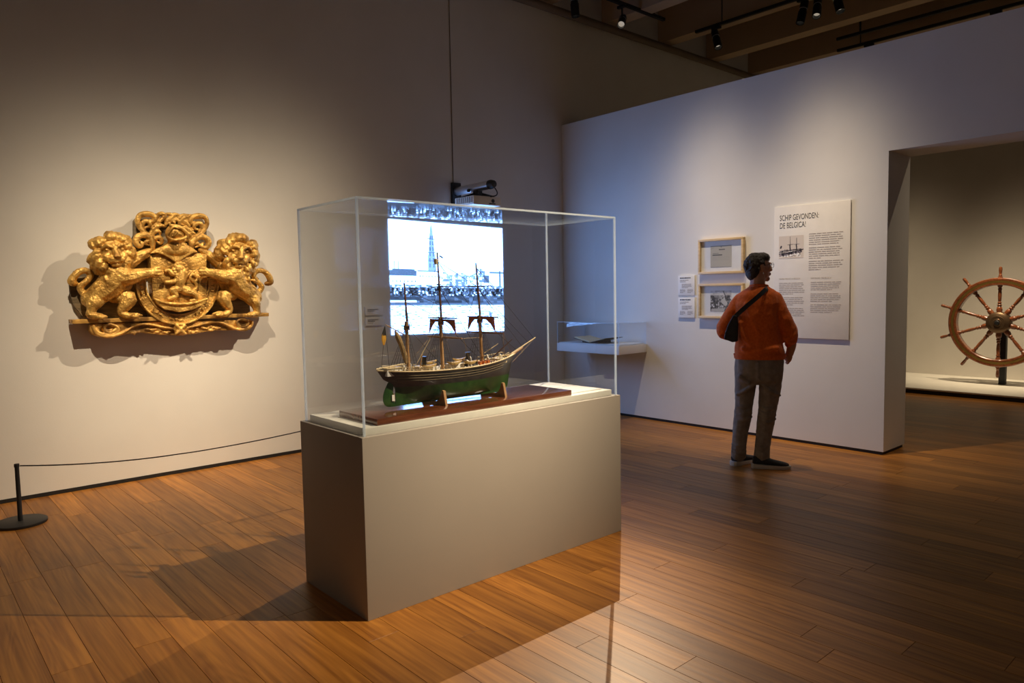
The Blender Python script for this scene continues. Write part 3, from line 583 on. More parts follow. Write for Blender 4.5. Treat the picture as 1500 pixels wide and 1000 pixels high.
def hull_band(h0, h1, k):
    f0 = h0 if callable(h0) else (lambda t: h0); f1 = h1 if callable(h1) else (lambda t: h1)
    hj = lambda t, j: f0(t)+(f1(t)-f0(t))*j/k
    g = G()
    for s in (-1, 1):
        vs = [hp(i/NT, hj(i/NT, j), s) for i in range(NT+1) for j in range(k+1)]
        g.add(vs, [(i*(k+1)+j, (i+1)*(k+1)+j, (i+1)*(k+1)+j+1, i*(k+1)+j+1) for i in range(NT) for j in range(k)])
    for i in range(NT if not callable(h0) else 0): g.add([hp(i/NT, 0, -1), hp((i+1)/NT, 0, -1), hp((i+1)/NT, 0, 1), hp(i/NT, 0, 1)], [(0,1,2,3)])
    for t in (0, 1): 
        vs = [hp(t, hj(t, j), s) for s in (-1, 1) for j in range(k+1)]; g.add(vs, [(j, j+1, k+1+j+1, k+1+j) for j in range(k)])
    return g
hull = part('hull', hull_band(HW, 1, 8), M['hullk'], sh, angle=60); part('hull_bottom', hull_band(0, HW, 8), M['hullg'], sh, angle=60, label='green painted underwater hull')
g = G()
for i in range(NT): g.add([hp(i/NT, .86, -1), hp((i+1)/NT, .86, -1), hp((i+1)/NT, .86, 1), hp(i/NT, .86, 1)], [(0,1,2,3)])
part('deck', g, M['deck'], sh)
for s in (-1, 1):
    part('cap_rail', G().tube([(*hp(i/NT, 1.01, s), .0038) for i in range(NT+1)], n=6), M['cream'], hull)
    for h, r in ((.88, .0013), (.80, .0013), (.72, .0009)):
        part('moulding', G().tube([(p[0], p[1]+s*.0008, p[2], r) for p in (hp(i/NT, h, s) for i in range(3, NT-3))], n=5), M['mould'], hull)
part('rudder', G().tube([(1.835, YC, 1.0, .02), (1.822, YC, .96, .027), (1.825, YC, .925, .03), (1.85, YC, .912, .012)], n=10, k=4, rnd=True, flat=.16, up=(0,1,0)), M['hullg'], sh)
part('keel', G().box(1.83, 2.56, YC-.004, YC+.004, .897, .906), M['hullg'], sh)
part('propeller', G().lathe([(.004, 0), (.006, .01), (.001, .018)], (1.858, YC, .94), (-1, 0, 0), 8).box(1.851, 1.854, YC-.004, YC+.004, .918, .962), M['brass'], sh)
part('rudder_plate', G().box(1.838, 1.852, YC-.0095, YC-.0065, .925, .955), M['wht'], sh)
def mast(name, pts): return part(name, G().tube(pts, n=10), M['pine'], sh)
MAST = {'mizzen': (1.945, 1.931, 1.495, 1.285), 'main': (2.150, 2.132, 1.645, 1.30), 'fore': (2.413, 2.379, 1.595, 1.30)}
def mx(n, z): xb, xt, zt, _ = MAST[n]; return xb+(xt-xb)*(z-1.0)/(zt-1.0)
rigs = []
for n, (xb0, xt, zt, zc) in MAST.items():
    m = mast('mast', [(mx(n, 1.0), YC, 1.0, .0095), (mx(n, zc+.02), YC, zc+.02, .008)])
    part('topmast', G().tube([(mx(n, zc-.02)+.006, YC, zc-.02, .0064), (xt, YC, zt, .0038)], n=8), M['dspar'], m)
    part('top', G().box(mx(n, zc)-.016, mx(n, zc)+.02, YC-.022, YC+.022, zc-.003, zc+.001).box(mx(n, zc)-.010, mx(n, zc)+.013, YC-.010, YC+.010, zc-.022, zc-.004), M['dspar'], m)
    if n != 'mizzen': part('crosstree', G().box(mx(n, zt-.16)-.006, mx(n, zt-.16)+.006, YC-.012, YC+.012, zt-.163, zt-.158), M['dspar'], m)
    for s in (-1, 1):
        g = G(); base = [hp(min(max((mx(n, 1.05)+dx-1.79)/.83, 0), 1), 1, s) for dx in (-.055, -.035, -.015, .005, .025)]
        for b in base: g.tube([(b[0], b[1], b[2], .0011), (mx(n, zc), YC+s*.004, zc-.004, .0010)], n=4)
        for k in range(1, 11):
            f = k/12; a = Vector(base[0]).lerp(Vector((mx(n, zc), YC+s*.004, zc)), f); b = Vector(base[-1]).lerp(Vector((mx(n, zc), YC+s*.004, zc)), f); g.tube([(*a, .0006), (*b, .0006)], n=3)
        for dx in (-.012, .004, .016): g.tube([(mx(n, zc)+dx, YC+s*.022, zc, .0010), (mx(n, zt-.13), YC, zt-.13, .0009)], n=4)
        part('shrouds', g, M['rope'], m)
def yard(x, z, y0, y1, r, tilt=0, m=M['dspar']):
    r *= 1.35
    part('yard', G().tube([(x, y0, z+tilt, r*.6), (x, (y0+y1)/2, z, r), (x, y1, z-tilt, r*.6)], n=8), m, sh)
yard(2.139, 1.472, 3.078, 2.872, .0028); yard(2.145, 1.314, 3.098, 2.848, .0034); yard(2.150, 1.216, 3.115, 2.820, .0042, m=M['pine'])
yard(2.390, 1.472, 3.090, 2.868, .0028); yard(2.399, 1.310, 3.092, 2.836, .0034); yard(2.406, 1.227, 3.112, 2.802, .0042)
for x in (2.137, 2.391):                         # brown topsails gathered up under the yards
    for s in (-1, 1):
        ys = 3.078 if s > 0 else 2.866
        o = [(YC, 1.309), (ys, 1.309), (ys+s*.010, 1.235), (YC+(ys-YC)*.74, 1.278), (YC+(ys-YC)*.45, 1.297), (YC, 1.300)]
        g = G().prism([(x+.004, a, b) for a, b in o], [(x+.007, a, b) for a, b in o]); part('gathered_sail', g, M['sail'], sh)
bs = part('bowsprit', G().tube([(2.585, YC, 1.078, .0085), (2.70, YC, 1.128, .006)], n=10), M['pine'], sh)
part('jib_boom', G().tube([(2.61, YC, 1.096, .0045), (2.80, YC, 1.178, .0028)], n=8), M['cream'], bs); part('martingale', G().tube([(2.69, YC, 1.12, .002), (2.70, YC, 1.095, .0012)], n=5), M['cream'], bs)
part('gaff', G().tube([(1.936, YC, 1.235, .0035), (1.818, YC, 1.296, .002)], n=8), M['pine'], sh)
part('spanker_boom', G().tube([(1.93, YC, 1.100, .0042), (1.760, YC, 1.086, .003)], n=8), M['cream'], sh)
part('furled_spanker', G().tube([(1.872, YC, 1.262, .004), (1.885, YC, 1.235, .013), (1.905, YC, 1.19, .012), (1.922, YC, 1.14, .013), (1.928, YC, 1.105, .009)], n=9, k=4, rnd=True), M['tan'], sh)
part('spar', G().tube([(2.128, YC-.01, 1.262, .002), (2.055, YC-.02, 1.305, .0015)], n=6), M['dspar'], sh)
part('derrick', G().tube([(2.44, YC-.05, 1.095, .003), (2.51, YC-.13, 1.19, .002)], n=6), M['dspar'], sh); part('derrick', G().tube([(2.40, YC-.03, 1.12, .002), (2.47, YC-.06, 1.165, .0015)], n=6), M['cream'], sh)
part('derrick', G().tube([(1.99, YC-.03, 1.08, .003), (2.005, YC-.03, 1.145, .0025)], n=6), M['pine'], sh); part('boat_davit_spar', G().tube([(1.965, YC-.04, 1.10, .0015), (2.04, YC-.05, 1.215, .0012)], n=5), M['cream'], sh)
part('crows_nest', G().lathe([(.008, 0), (.010, .012), (.010, .026), (.008, .028), (.001, .028)], (2.123, YC, 1.585), (0,0,1), 12), M['cream'], sh)
part('pennant', G().prism([(2.146, YC, 1.632), (2.168, YC, 1.622), (2.168, YC, 1.614), (2.146, YC, 1.624)], [(2.146, YC+.001, 1.632), (2.168, YC+.001, 1.622), (2.168, YC+.001, 1.614), (2.146, YC+.001, 1.624)]), M['rope'], sh)
# limp ensign below the gaff peak
fl = part('flag', G().tube([(1.815, YC, 1.288, .001), (1.811, YC, 1.262, .0085), (1.808, YC, 1.243, .0125)], n=10, k=4, flat=.35, up=(0,1,0)), M['hullk'], sh, label='black, yellow and red limp flag')
part('flag_stripe', G().tube([(1.808, YC, 1.243, .0125), (1.807, YC, 1.225, .0125), (1.806, YC, 1.203, .006)], n=10, k=4, flat=.35, up=(0,1,0), rnd=True), M['yellow'], fl)
def rig(a, b, r=.0013, m='rope', nm='stay'): part(nm, G().tube([(*a, r), (*b, r)], n=4), M[m], sh)
T_ = lambda n, z: (mx(n, z), YC, z)
for a, b in ((T_('main', 1.60), T_('fore', 1.30)), (T_('main', 1.47), T_('fore', 1.10)), (T_('fore', 1.57), (2.79, YC, 1.172)), (T_('fore', 1.46), (2.745, YC, 1.152)), (T_('fore', 1.46), (2.70, YC, 1.13)), (T_('fore', 1.31), (2.655, YC, 1.115)),
             (T_('main', 1.60), T_('fore', 1.47)), (T_('mizzen', 1.40), T_('main', 1.315)), (T_('mizzen', 1.28), T_('main', 1.07)), (T_('main', 1.31), T_('fore', 1.07)), (T_('mizzen', 1.46), T_('main', 1.38)), (T_('main', 1.30), (1.99, YC, 1.09))):
    rig(a, b)
for a, b in (((1.816, YC, 1.29), (1.79, YC, 1.09)), ((1.816, YC, 1.29), (1.815, YC-.03, 1.09)), ((2.145, 3.096, 1.314), T_('main', 1.47)), ((2.145, 2.850, 1.314), T_('main', 1.47)), ((2.399, 3.090, 1.31), T_('fore', 1.47)), ((2.399, 2.838, 1.31), T_('fore', 1.47)),
             ((2.406, 2.804, 1.227), (2.60, YC-.02, 1.10)), ((2.406, 2.804, 1.227), (2.52, YC-.05, 1.09)), ((2.406, 3.110, 1.227), T_('main', 1.31)), ((2.16, 2.82, 1.216), T_('fore', 1.20)), ((2.149, 2.874, 1.472), T_('main', 1.60)), ((2.149, 3.076, 1.472), T_('main', 1.60)), ((2.399, 2.87, 1.472), T_('fore', 1.57)),
             ((2.399, 2.838, 1.31), (2.53, YC-.05, 1.09)), ((2.16, 2.82, 1.216), (2.27, YC-.075, 1.07)), ((2.16, 3.10, 1.216), (1.97, YC+.06, 1.08)), ((2.80, YC, 1.178), (2.62, YC, 1.05))):
    rig(a, b, .0011, 'ropel' if a[2] < 1.23 else 'rope', 'brace')
# deck fittings
def vent(x, y, h): 
    z = ZK+.86*(sheer(min(max((x-1.79)/.83, 0), 1))-ZK); part('ventilator', G().tube([(x, YC+y, z, .004), (x, YC+y, z+h, .004), (x-.006, YC+y, z+h+.006, .006), (x-.010, YC+y, z+h+.006, .0075)], n=8, k=3), M['wht'], sh)
for x, y, h in ((1.90, -.03, .04), (1.975, .03, .045), (2.075, -.04, .04), (2.125, .035, .045), (2.28, -.045, .045), (2.355, .03, .05), (2.43, -.03, .04), (2.475, .03, .04), (2.53, -.015, .035)): vent(x, y, h)
for s_ in (-1, 1):
    g = G()
    for i in range(2, 14): p = hp(i/NT, 1.0, s_); g.tube([(*p, .0012), (p[0], p[1], p[2]+.022, .0012)], n=4)
    for dz_ in (.012, .022): g.tube([(hp(i/NT, 1, s_)[0], hp(i/NT, 1, s_)[1], hp(i/NT, 1, s_)[2]+dz_, .001) for i in range(2, 14)], n=4)
    part('stern_railing', g, M['cream'], sh)
    g = G()
    for i in range(30, 38): p = hp(i/NT, 1.0, s_); g.tube([(*p, .0014), (p[0], p[1]*.9+YC*.1, p[2]+.024, .0014)], n=4)
    g.tube([(hp(i/NT, 1, s_)[0], hp(i/NT, 1, s_)[1]*.9+YC*.1, hp(i/NT, 1, s_)[2]+.024, .0014) for i in range(30, 38)], n=4)
    part('bow_railing', g, M['cream'], sh)
dz = lambda x: ZK+.86*(sheer(min(max((x-1.79)/.83, 0), 1))-ZK)
def dbox(nm, x0, x1, y0, y1, h, m, up=0): z = dz((x0+x1)/2)+up; return part(nm, G().box(x0, x1, YC+y0, YC+y1, z, z+h), M[m], sh, bevel=.0012)
dbox('deckhouse', 1.80, 1.885, -.035, .035, .036, 'wht'); dbox('deckhouse_roof', 1.795, 1.89, -.04, .04, .004, 'cream', .036)
dbox('deckhouse', 1.985, 2.055, -.03, .035, .042, 'cream'); dbox('skylight', 2.07, 2.115, -.025, .02, .034, 'wht'); dbox('deckhouse', 2.185, 2.265, -.03, .03, .042, 'wht'); dbox('hatch', 2.285, 2.345, -.03, .03, .012, 'dspar')
dbox('hatch_coaming', 1.90, 1.975, -.05, -.02, .018, 'dspar'); dbox('forecastle', 2.49, 2.56, -.028, .028, .026, 'cream'); dbox('windlass', 2.455, 2.48, -.035, .035, .022, 'dspar')
for k in range(3): dbox('orange_crate', 2.345+k*.026, 2.362+k*.026, -.060, -.040, .040, 'orange')
for x, y in ((2.05, .02), (2.335, .03)): part('funnel', G().lathe([(.011, 0), (.011, .055), (.0135, .056), (.0135, .062), (.001, .062)], (x, YC+y, dz(x)+.025), (0,0,1), 12), M['hullk'], sh)
for x, y, z in ((2.03, -.05, .046), (2.19, -.045, .052), (2.29, .045, .055), (2.295, -.045, .046), (2.10, .05, .055)):
    R = []
    for i in range(9):
        t = i/8; w_ = .016*math.sin(math.pi*min(max(t, .04), .96))**.6; zz = dz(x)+z+.006*(2*t-1)**2
        R.append([(x-.045+.09*t, YC+y+w_*math.cos(a), zz+min(0, math.sin(a))*.014*math.sin(math.pi*min(max(t, .04), .96))**.5+(.002 if math.sin(a) > 0 else 0)) for a in [2*math.pi*j/10 for j in range(10)]])
    part('ship_boat', G().rings(R), M['boat'], sh)
for s in (-1, 1):
    g = G(); g2 = G()
    for i in range(3, 37):
        p = hp(i/NT, 1.0, s); g.box(p[0]-.0016, p[0]+.0016, p[1]-s*.006-.0014, p[1]-s*.006+.0014, p[2]-.012, p[2]+.007)
        if i % 2: g2.ell((p[0]+.006, p[1]-s*.003, p[2]+.006), (.0028, .002, .0045), nu=6, nv=4)
    a = part('belaying_pins', g, M['hullk'], sh); a['kind'] = 'stuff'; a = part('deadeyes', g2, M['wht'], sh); a['kind'] = 'stuff'

# ================================================================== carved coat of arms
UC = 1.262e-3                                    # metres per tracing unit on the carving
def CR(cx, cy, d): p = at(60+cx/4, 290+cy/4, 1, YW-.13); return (p.x, YW-d, p.z)
def ZC(zx, zy): return 480+zx*.4, 40+zy*.4
SHD = [0.]
def ct(g, P, k=4, n=9, flat=1.0): g.tube([(*CR(a, b, d+SHD[0]), r*UC) for a, b, d, r in P], n=n, k=k, rnd=True, flat=flat, up=(0,1,0)); return g
def cb(g, cx, cy, d, rx, ry, rd): g.ell(CR(cx, cy, d+SHD[0]), (rx*UC, rd*UC, ry*UC), nu=12, nv=8); return g
def cpoly(g, pts, d0, d1): g.prism([CR(a, b, d0) for a, b in pts], [CR(a, b, d1+SHD[0]) for a, b in pts]); return g
CO = Vector((1.78, YW, 1.10))
crest = thing('coat_of_arms', 'gilded carved wooden coat of arms with two lions holding a shield', 'carving', CO)
def sculpt(name, g, m, voxel=.0045, it=3, parent=crest, amp=.0012, freq=45):
    me = remesh(g, voxel, it, CO, amp, freq); return part(name, me, m, parent)
# back boards
part('back_board', cpoly(G(), [(176, 480), (205, 424), (545, 416), (600, 560), (640, 695), (262, 703), (200, 620), (184, 560)], .03, .055), M['oldwood'], crest, bevel=.002)
part('back_board', cpoly(G(), [(1000, 420), (1250, 428), (1298, 470), (1285, 520), (1240, 600), (1250, 682), (960, 692)], .03, .055), M['oldwood'], crest, bevel=.002)
part('top_board', cpoly(G(), [(545, 420), (540, 330), (543, 245), (556, 215), (556, 130), (585, 95), (640, 84), (770, 88), (900, 97), (955, 108), (984, 160), (986, 225), (1002, 262), (992, 320), (1010, 420)], .03, .075), M['oldwood'], crest, bevel=.004)
# ledge the lions stand on
a, b = CR(176, 712, .1), CR(1326, 675, .1)
part('ledge', G().box(a[0], b[0], YW-.165, YW-.03, 1.262, 1.292), M['goldw'], crest, bevel=.003)
# scroll below the ledge
g = cpoly(G(), [(288, 742), (284, 775), (305, 802), (350, 815), (420, 815), (500, 797), (590, 790), (690, 800), (800, 806), (900, 795), (1000, 775), (1090, 775), (1180, 772), (1222, 752), (1232, 730), (1225, 712), (800, 720), (300, 735)], .05, .145)
for P in ([(430, 770), (405, 785), (372, 778), (365, 755), (395, 740), (435, 750), (448, 775), (415, 800), (360, 798), (318, 775), (305, 750)],
          [(1150, 738), (1165, 752), (1195, 748), (1205, 728), (1185, 714), (1150, 716), (1140, 738), (1160, 765), (1195, 770), (1225, 748), (1230, 725)]):
    ct(g, [(x, y, .158, 10) for x, y in P])
ct(g, [(300, 755, .158, 8), (330, 800, .160, 9), (400, 812, .164, 9), (480, 785, .164, 8), (550, 745, .164, 8), (620, 738, .164, 8), (700, 755, .164, 8), (770, 765, .164, 8)])
ct(g, [(840, 762, .164, 8), (910, 745, .164, 8), (985, 728, .164, 8), (1045, 730, .164, 8), (1110, 758, .164, 9), (1170, 772, .160, 9), (1228, 745, .158, 8)])
rr = random.Random(3)
for k in range(46):
    x = rr.uniform(520, 1060); y = np.interp(x, [520, 600, 790, 1000, 1060], [785, 768, 785, 758, 762])+rr.uniform(-10, 16); cb(g, x, y, .147, rr.uniform(8, 16), rr.uniform(6, 11), 10)
sculpt('scroll', g, M['goldw'])
g = G(); cb(g, 806, 768, .160, 40, 34, 14); 
for P in ([(780, 745), (806, 768), (835, 792)], [(832, 745), (806, 768), (778, 795)]): ct(g, [(x, y, .180, 9) for x, y in P], k=2)
ct(g, [(772, 770, .17, 7), (785, 742, .176, 7), (830, 740, .176, 7), (845, 768, .17, 7)])
sculpt('rosette', g, M['gold'])
CSH = .052; SHD[0] = .052
# strap around the shield
U = [(575, 470), (580, 530), (600, 590), (640, 645), (695, 688), (760, 708), (815, 708), (880, 692), (940, 650), (980, 592), (998, 530), (1002, 470)]
US = spline(U, 5); g = G(); cen = (790, 470)
def band(w0, w1, d0, d1):
    R = []
    for i, p in enumerate(US):
        q = US[min(i+1, len(US)-1)]; o = US[max(i-1, 0)]; t = Vector((q[0]-o[0], q[1]-o[1])).normalized(); nn = Vector((t.y, -t.x))
        R.append([CR(p[0]+nn.x*a, p[1]+nn.y*a, d+CSH) for a, d in ((w0, d0), (w1, d0), (w1, d1), (w0, d1))])
    return G().rings(R)
st = part('strap', band(-30, 30, .06, .115), M['gold'], crest, bevel=.002)
part('strap_border', band(-31, -21, .10, .126), M['gold'], st, bevel=.002); part('strap_border', band(21, 31, .10, .126), M['gold'], st, bevel=.002)
g = G()
for f in (.05, .09, .13, .30, .34, .38, .47, .50, .53, .56, .66, .70, .74, .90, .94):
    p = US[int(f*(len(US)-1))]
    for k in range(3): cb(g, p[0]+rr.uniform(-10, 10), p[1]+rr.uniform(-10, 10), .116, rr.uniform(5, 9), rr.uniform(4, 8), 9)
sculpt('strap_relief', g, M['gold'], .004, 1, st)
# shield of three boards, mound and small rampant lion
part('shield_board', cpoly(G(), [(632, 338), (700, 322), (795, 372), (880, 322), (958, 332), (958, 418), (634, 418)], .06, .128), M['gold'], crest, bevel=.002)
part('shield_board', cpoly(G(), [(634, 420), (958, 420), (960, 500), (640, 500)], .06, .130), M['gold'], crest, bevel=.002)
part('shield_board', cpoly(G(), [(640, 502), (960, 502), (955, 598), (880, 640), (790, 655), (705, 640), (650, 600)], .06, .129), M['gold'], crest, bevel=.002)
g = cpoly(G(), [(645, 592), (700, 616), (790, 628), (885, 618), (957, 590), (940, 620), (870, 655), (790, 668), (705, 652), (660, 618)], .10, .165)
ct(g, [(650, 592, .16, 7), (700, 612, .165, 10), (790, 622, .168, 11), (885, 612, .165, 10), (952, 590, .16, 7)])
sculpt('mound', g, M['gold'])
g = G()
ct(g, [(805, 435, .145, 34), (795, 485, .15, 34), (800, 525, .145, 27), (838, 545, .145, 34)]); cb(g, 790, 415, .155, 34, 30, 26)
for k in range(12): an = k/12*6.28; cb(g, 797+36*math.cos(an), 420+36*math.sin(an), .158, 15, 15, 15)
ct(g, [(785, 445, .15, 19), (750, 445, .155, 15), (732, 425, .155, 13), (714, 428, .15, 13)]); ct(g, [(790, 480, .15, 20), (755, 492, .16, 16), (718, 494, .155, 14)])
ct(g, [(790, 535, .15, 26), (752, 540, .155, 22), (775, 572, .155, 16), (732, 590, .155, 14)]); ct(g, [(840, 550, .15, 28), (875, 560, .155, 22), (892, 592, .15, 14), (862, 603, .15, 13)])
ct(g, [(850, 540, .145, 10), (888, 535, .145, 9), (895, 505, .145, 10), (860, 470, .145, 9), (872, 450, .145, 8), (900, 470, .145, 10), (890, 490, .145, 8)]); ct(g, [(865, 450, .14, 7), (880, 432, .14, 9)])
sculpt('small_lion', g, M['gold'], .0035, 1, amp=.0008)
# collar, helmet and leafy mantling
g = cpoly(G(), [(622, 330), (650, 305), (700, 285), (735, 262), (815, 262), (860, 288), (905, 322), (870, 326), (825, 352), (798, 372), (770, 378), (740, 358), (700, 335), (660, 325)], .10, .16); cb(g, 772, 305, .15, 90, 40, 30)
sculpt('collar', g, M['gold'], .005, 6)
g = G(); cb(g, 772, 215, .16, 64, 60, 62); ct(g, [(765, 255, .15, 40), (765, 285, .15, 42)])
he = sculpt('helmet', g, M['gold'], .005, 3, amp=.0004)
g = G(); ct(g, [(732, 168, .205, 11), (775, 178, .235, 12), (812, 208, .235, 12), (828, 240, .21, 10)]); ct(g, [(712, 225, .20, 8), (740, 180, .225, 8), (770, 186, .24, 7)]); ct(g, [(715, 235, .20, 9), (745, 252, .225, 9), (795, 245, .235, 9), (815, 235, .225, 9)])
for k in range(4): ct(g, [(732+k*14, 232-k*2, .232, 5), (750+k*12, 200+k*7, .243, 5)], k=2)
sculpt('visor', g, M['gold'], .0035, 1, he, amp=0)
SHD[0] = .025
CURL = [[(430, 640, 26), (430, 540, 30), (380, 450, 28), (290, 390, 26), (225, 310, 26), (205, 230, 28), (245, 155, 32), (330, 135, 36), (420, 150, 34), (460, 205, 30), (430, 245, 24), (390, 225, 18)],
        [(400, 440, 20), (330, 400, 20), (280, 330, 22), (290, 260, 26), (345, 240, 26), (395, 285, 22), (370, 325, 16)], [(370, 440, 14), (320, 380, 15), (315, 340, 16), (350, 325, 14)],
        [(430, 530, 24), (360, 470, 28), (280, 445, 34), (205, 475, 36), (180, 540, 34), (215, 600, 30), (265, 600, 24), (280, 560, 18), (245, 530, 14)], [(430, 590, 16), (385, 540, 20), (335, 535, 20), (325, 570, 16), (370, 590, 12)],
        [(430, 500, 18), (405, 420, 18), (430, 370, 22), (490, 320, 26), (560, 305, 24), (620, 315, 16)], [(430, 500, 14), (440, 430, 18), (480, 390, 24), (530, 390, 22), (548, 425, 16)],
        [(440, 570, 14), (465, 500, 22), (520, 478, 28), (565, 515, 26), (545, 565, 20), (505, 540, 14)], [(420, 340, 16), (500, 260, 22), (560, 215, 24), (605, 165, 26), (565, 130, 26), (510, 145, 22), (515, 185, 16)]]
def mantle(cv):
    g = G()
    for P in CURL: ct(g, [(*ZC(*cv(x, y)), .09+.03*min(1, r/30), r*.54) for x, y, r in P], k=4)
    return g
sculpt('mantling', mantle(lambda x, y: (x, y)), M['gold'], .004, 1); sculpt('mantling', mantle(lambda x, y: (1430-x, y+30-(x < 300)*6)), M['gold'], .004, 1)
g = G()
for P in ([(620, 290, 20), (640, 225, 28), (700, 195, 30), (745, 145, 28), (810, 150, 20)], [(650, 220, 22), (720, 235, 26), (775, 205, 18)], [(630, 135, 18), (690, 140, 24), (735, 175, 20)], [(820, 280, 20), (850, 220, 30), (910, 180, 30), (960, 190, 20)], [(860, 230, 24), (920, 260, 28), (960, 320, 22), (930, 360, 16)],
          [(900, 330, 16), (950, 380, 22), (1010, 370, 20)], [(830, 170, 16), (880, 150, 22), (940, 160, 22), (990, 150, 16)], [(950, 440, 14), (990, 400, 20), (1040, 420, 16)]):
    ct(g, [(*ZC(x, y), .115, r*.52) for x, y, r in P])
for k in range(16): x, y = ZC(rr.uniform(640, 980), rr.uniform(140, 300)); cb(g, x, y, .115, rr.uniform(7, 13), rr.uniform(6, 11), 12)
sculpt('plume', g, M['gold'], .004, 1)
SHD[0] = .0
# lions
def lion(mx_, pts, name):
    g = G()
    def q(P): return [(*mx_(a, b), d, r) for a, b, d, r in P]
    def T(P, **k): ct(g, q(P), **k)
    def Bl(a, b, d, rx, ry, rd): x, y = mx_(a, b); cb(g, x, y, d, rx, ry, rd)
    T([(290, 590, .13, 54), (340, 560, .15, 66), (400, 510, .16, 78), (440, 450, .175, 84)]); T([(400, 520, .14, 60), (470, 520, .15, 50), (500, 490, .15, 40)]); Bl(425, 400, .16, 95, 70, 55)
    hx, hy = pts['head']
    H = lambda a, b: (hx+a-402, hy+b-318)
    Bl(*H(405, 318), .215, 74, 78, 50); Bl(*H(405, 285), .232, 58, 30, 30)
    T([(*H(398, 285), .268, 15), (*H(406, 315), .285, 17), (*H(413, 342), .300, 19)]); Bl(*H(414, 347), .312, 22, 13, 12)
    T([(*H(385, 366), .278, 22), (*H(412, 360), .292, 14), (*H(440, 364), .278, 22)]); Bl(*H(413, 392), .262, 30, 18, 20); Bl(*H(366, 350), .248, 30, 28, 22); Bl(*H(452, 345), .248, 28, 28, 22)
    T([(*H(338, 300), .255, 9), (*H(362, 284), .276, 12), (*H(388, 296), .288, 9)]); T([(*H(420, 292), .288, 9), (*H(446, 280), .276, 12), (*H(468, 296), .255, 9)])
    Bl(*H(364, 310), .264, 14, 8, 10); Bl(*H(446, 304), .264, 14, 8, 10); T([(*H(372, 384), .272, 5), (*H(413, 378), .296, 5), (*H(452, 380), .272, 5)])
    rl = random.Random(len(name)+int(hx))
    for ring, (r0, r1, dd, rad, nn) in enumerate(((76, 112, .225, 20, 19), (92, 132, .185, 22, 19))):
        for k in range(nn):
            an = math.radians(k*360/nn+ring*9+rl.uniform(-4, 4)); cx, cy = H(402, 322); bend = rl.choice((-1, 1))*.28; ey = .95 if math.sin(an) < 0 else 1.12
            if ring == 1 and math.sin(an) < -.75: r1_ = r1-14
            else: r1_ = r1
            P = [(cx+r0*math.cos(an), cy+r0*math.sin(an)*ey, dd, rad*.8), (cx+(r0+r1_)/2*math.cos(an+bend*.3), cy+(r0+r1_)/2*math.sin(an+bend*.3)*ey, dd+.016, rad), (cx+r1_*math.cos(an+bend), cy+r1_*math.sin(an+bend)*ey, dd-.008, rad*.85), (cx+(r1_-14)*math.cos(an+bend*1.6), cy+(r1_-14)*math.sin(an+bend*1.6)*ey, dd+.004, rad*.5)]
            T(P, k=3, n=8)
    for k in range(26):                          # ribs, haunch and shoulder muscle
        x = rl.uniform(300, 470); y = 640-.36*x+rl.uniform(-45, 45); T([(x, y, .205, 9), (x+16, y-12, .212, 10), (x+30, y-14, .200, 7)], k=2, n=7)
    for k in range(16):                          # chest locks
        x = 350+rl.uniform(0, 150); y = 410+rl.uniform(0, 75); T([(x, y, .225, 11), (x+rl.uniform(-8, 8), y+20, .232, 14), (x+rl.uniform(-14, 14), y+46, .215, 6)], k=3, n=7)
    for P in pts['limbs']: T(P)
    for P in pts['toes']: T(P, k=2, n=7)
    return sculpt(name, g, M['gold'], .0046, 1, amp=.0028, freq=34)
idm = lambda a, b: (a, b)
toes1 = [[(600, 440, .255, 13), (632, 420, .27, 11), (662, 412, .262, 11)], [(605, 440, .26, 13), (640, 432, .275, 11), (670, 430, .262, 11)], [(605, 445, .26, 13), (640, 446, .272, 11), (668, 448, .26, 11)], [(600, 450, .25, 12), (630, 460, .262, 10), (655, 464, .25, 11)],
         [(300, 690, .19, 12), (340, 690, .215, 13), (368, 696, .21, 9)], [(300, 690, .19, 12), (330, 696, .225, 12), (350, 699, .222, 9)], [(500, 684, .19, 12), (540, 680, .215, 12), (570, 688, .21, 9)], [(500, 690, .19, 12), (525, 692, .225, 12), (548, 696, .222, 9)]]
limbs1 = [[(430, 470, .20, 56), (510, 462, .235, 48), (565, 448, .25, 37), (612, 440, .258, 30)], [(490, 400, .12, 45), (555, 355, .14, 36), (600, 325, .15, 26), (640, 305, .15, 14)], [(530, 375, .12, 20), (590, 350, .145, 18), (632, 335, .15, 10)],
          [(330, 575, .15, 58), (300, 620, .175, 44), (288, 655, .18, 27), (285, 685, .18, 26), (335, 692, .20, 20)], [(430, 580, .13, 38), (505, 585, .18, 46), (480, 632, .185, 36), (460, 665, .18, 24), (490, 688, .19, 22), (545, 688, .20, 18)],
          [(285, 585, .11, 22), (240, 545, .11, 20), (238, 515, .115, 18), (275, 480, .125, 18), (290, 450, .13, 18), (265, 425, .135, 19), (222, 432, .135, 20), (192, 462, .13, 22), (182, 492, .12, 24), (205, 500, .11, 16)]]
lion(idm, {'head': (402, 318), 'limbs': limbs1, 'toes': toes1}, 'lion')
# the other lion is the mirror image of the first, a little narrower, head turned outwards
def mir(a, b): return 1556-a*.935 if True else a, b-8
def mir2(a, b): x = 790+(790-a)*.915; return x, b-(10 if b > 520 else 0)
limbs2 = [[(a, b, d, r*.95) for a, b, d, r in P] for P in limbs1]; toes2 = [list(P) for P in toes1]
lion(mir2, {'head': (412, 326), 'limbs': limbs2, 'toes': toes2}, 'lion')
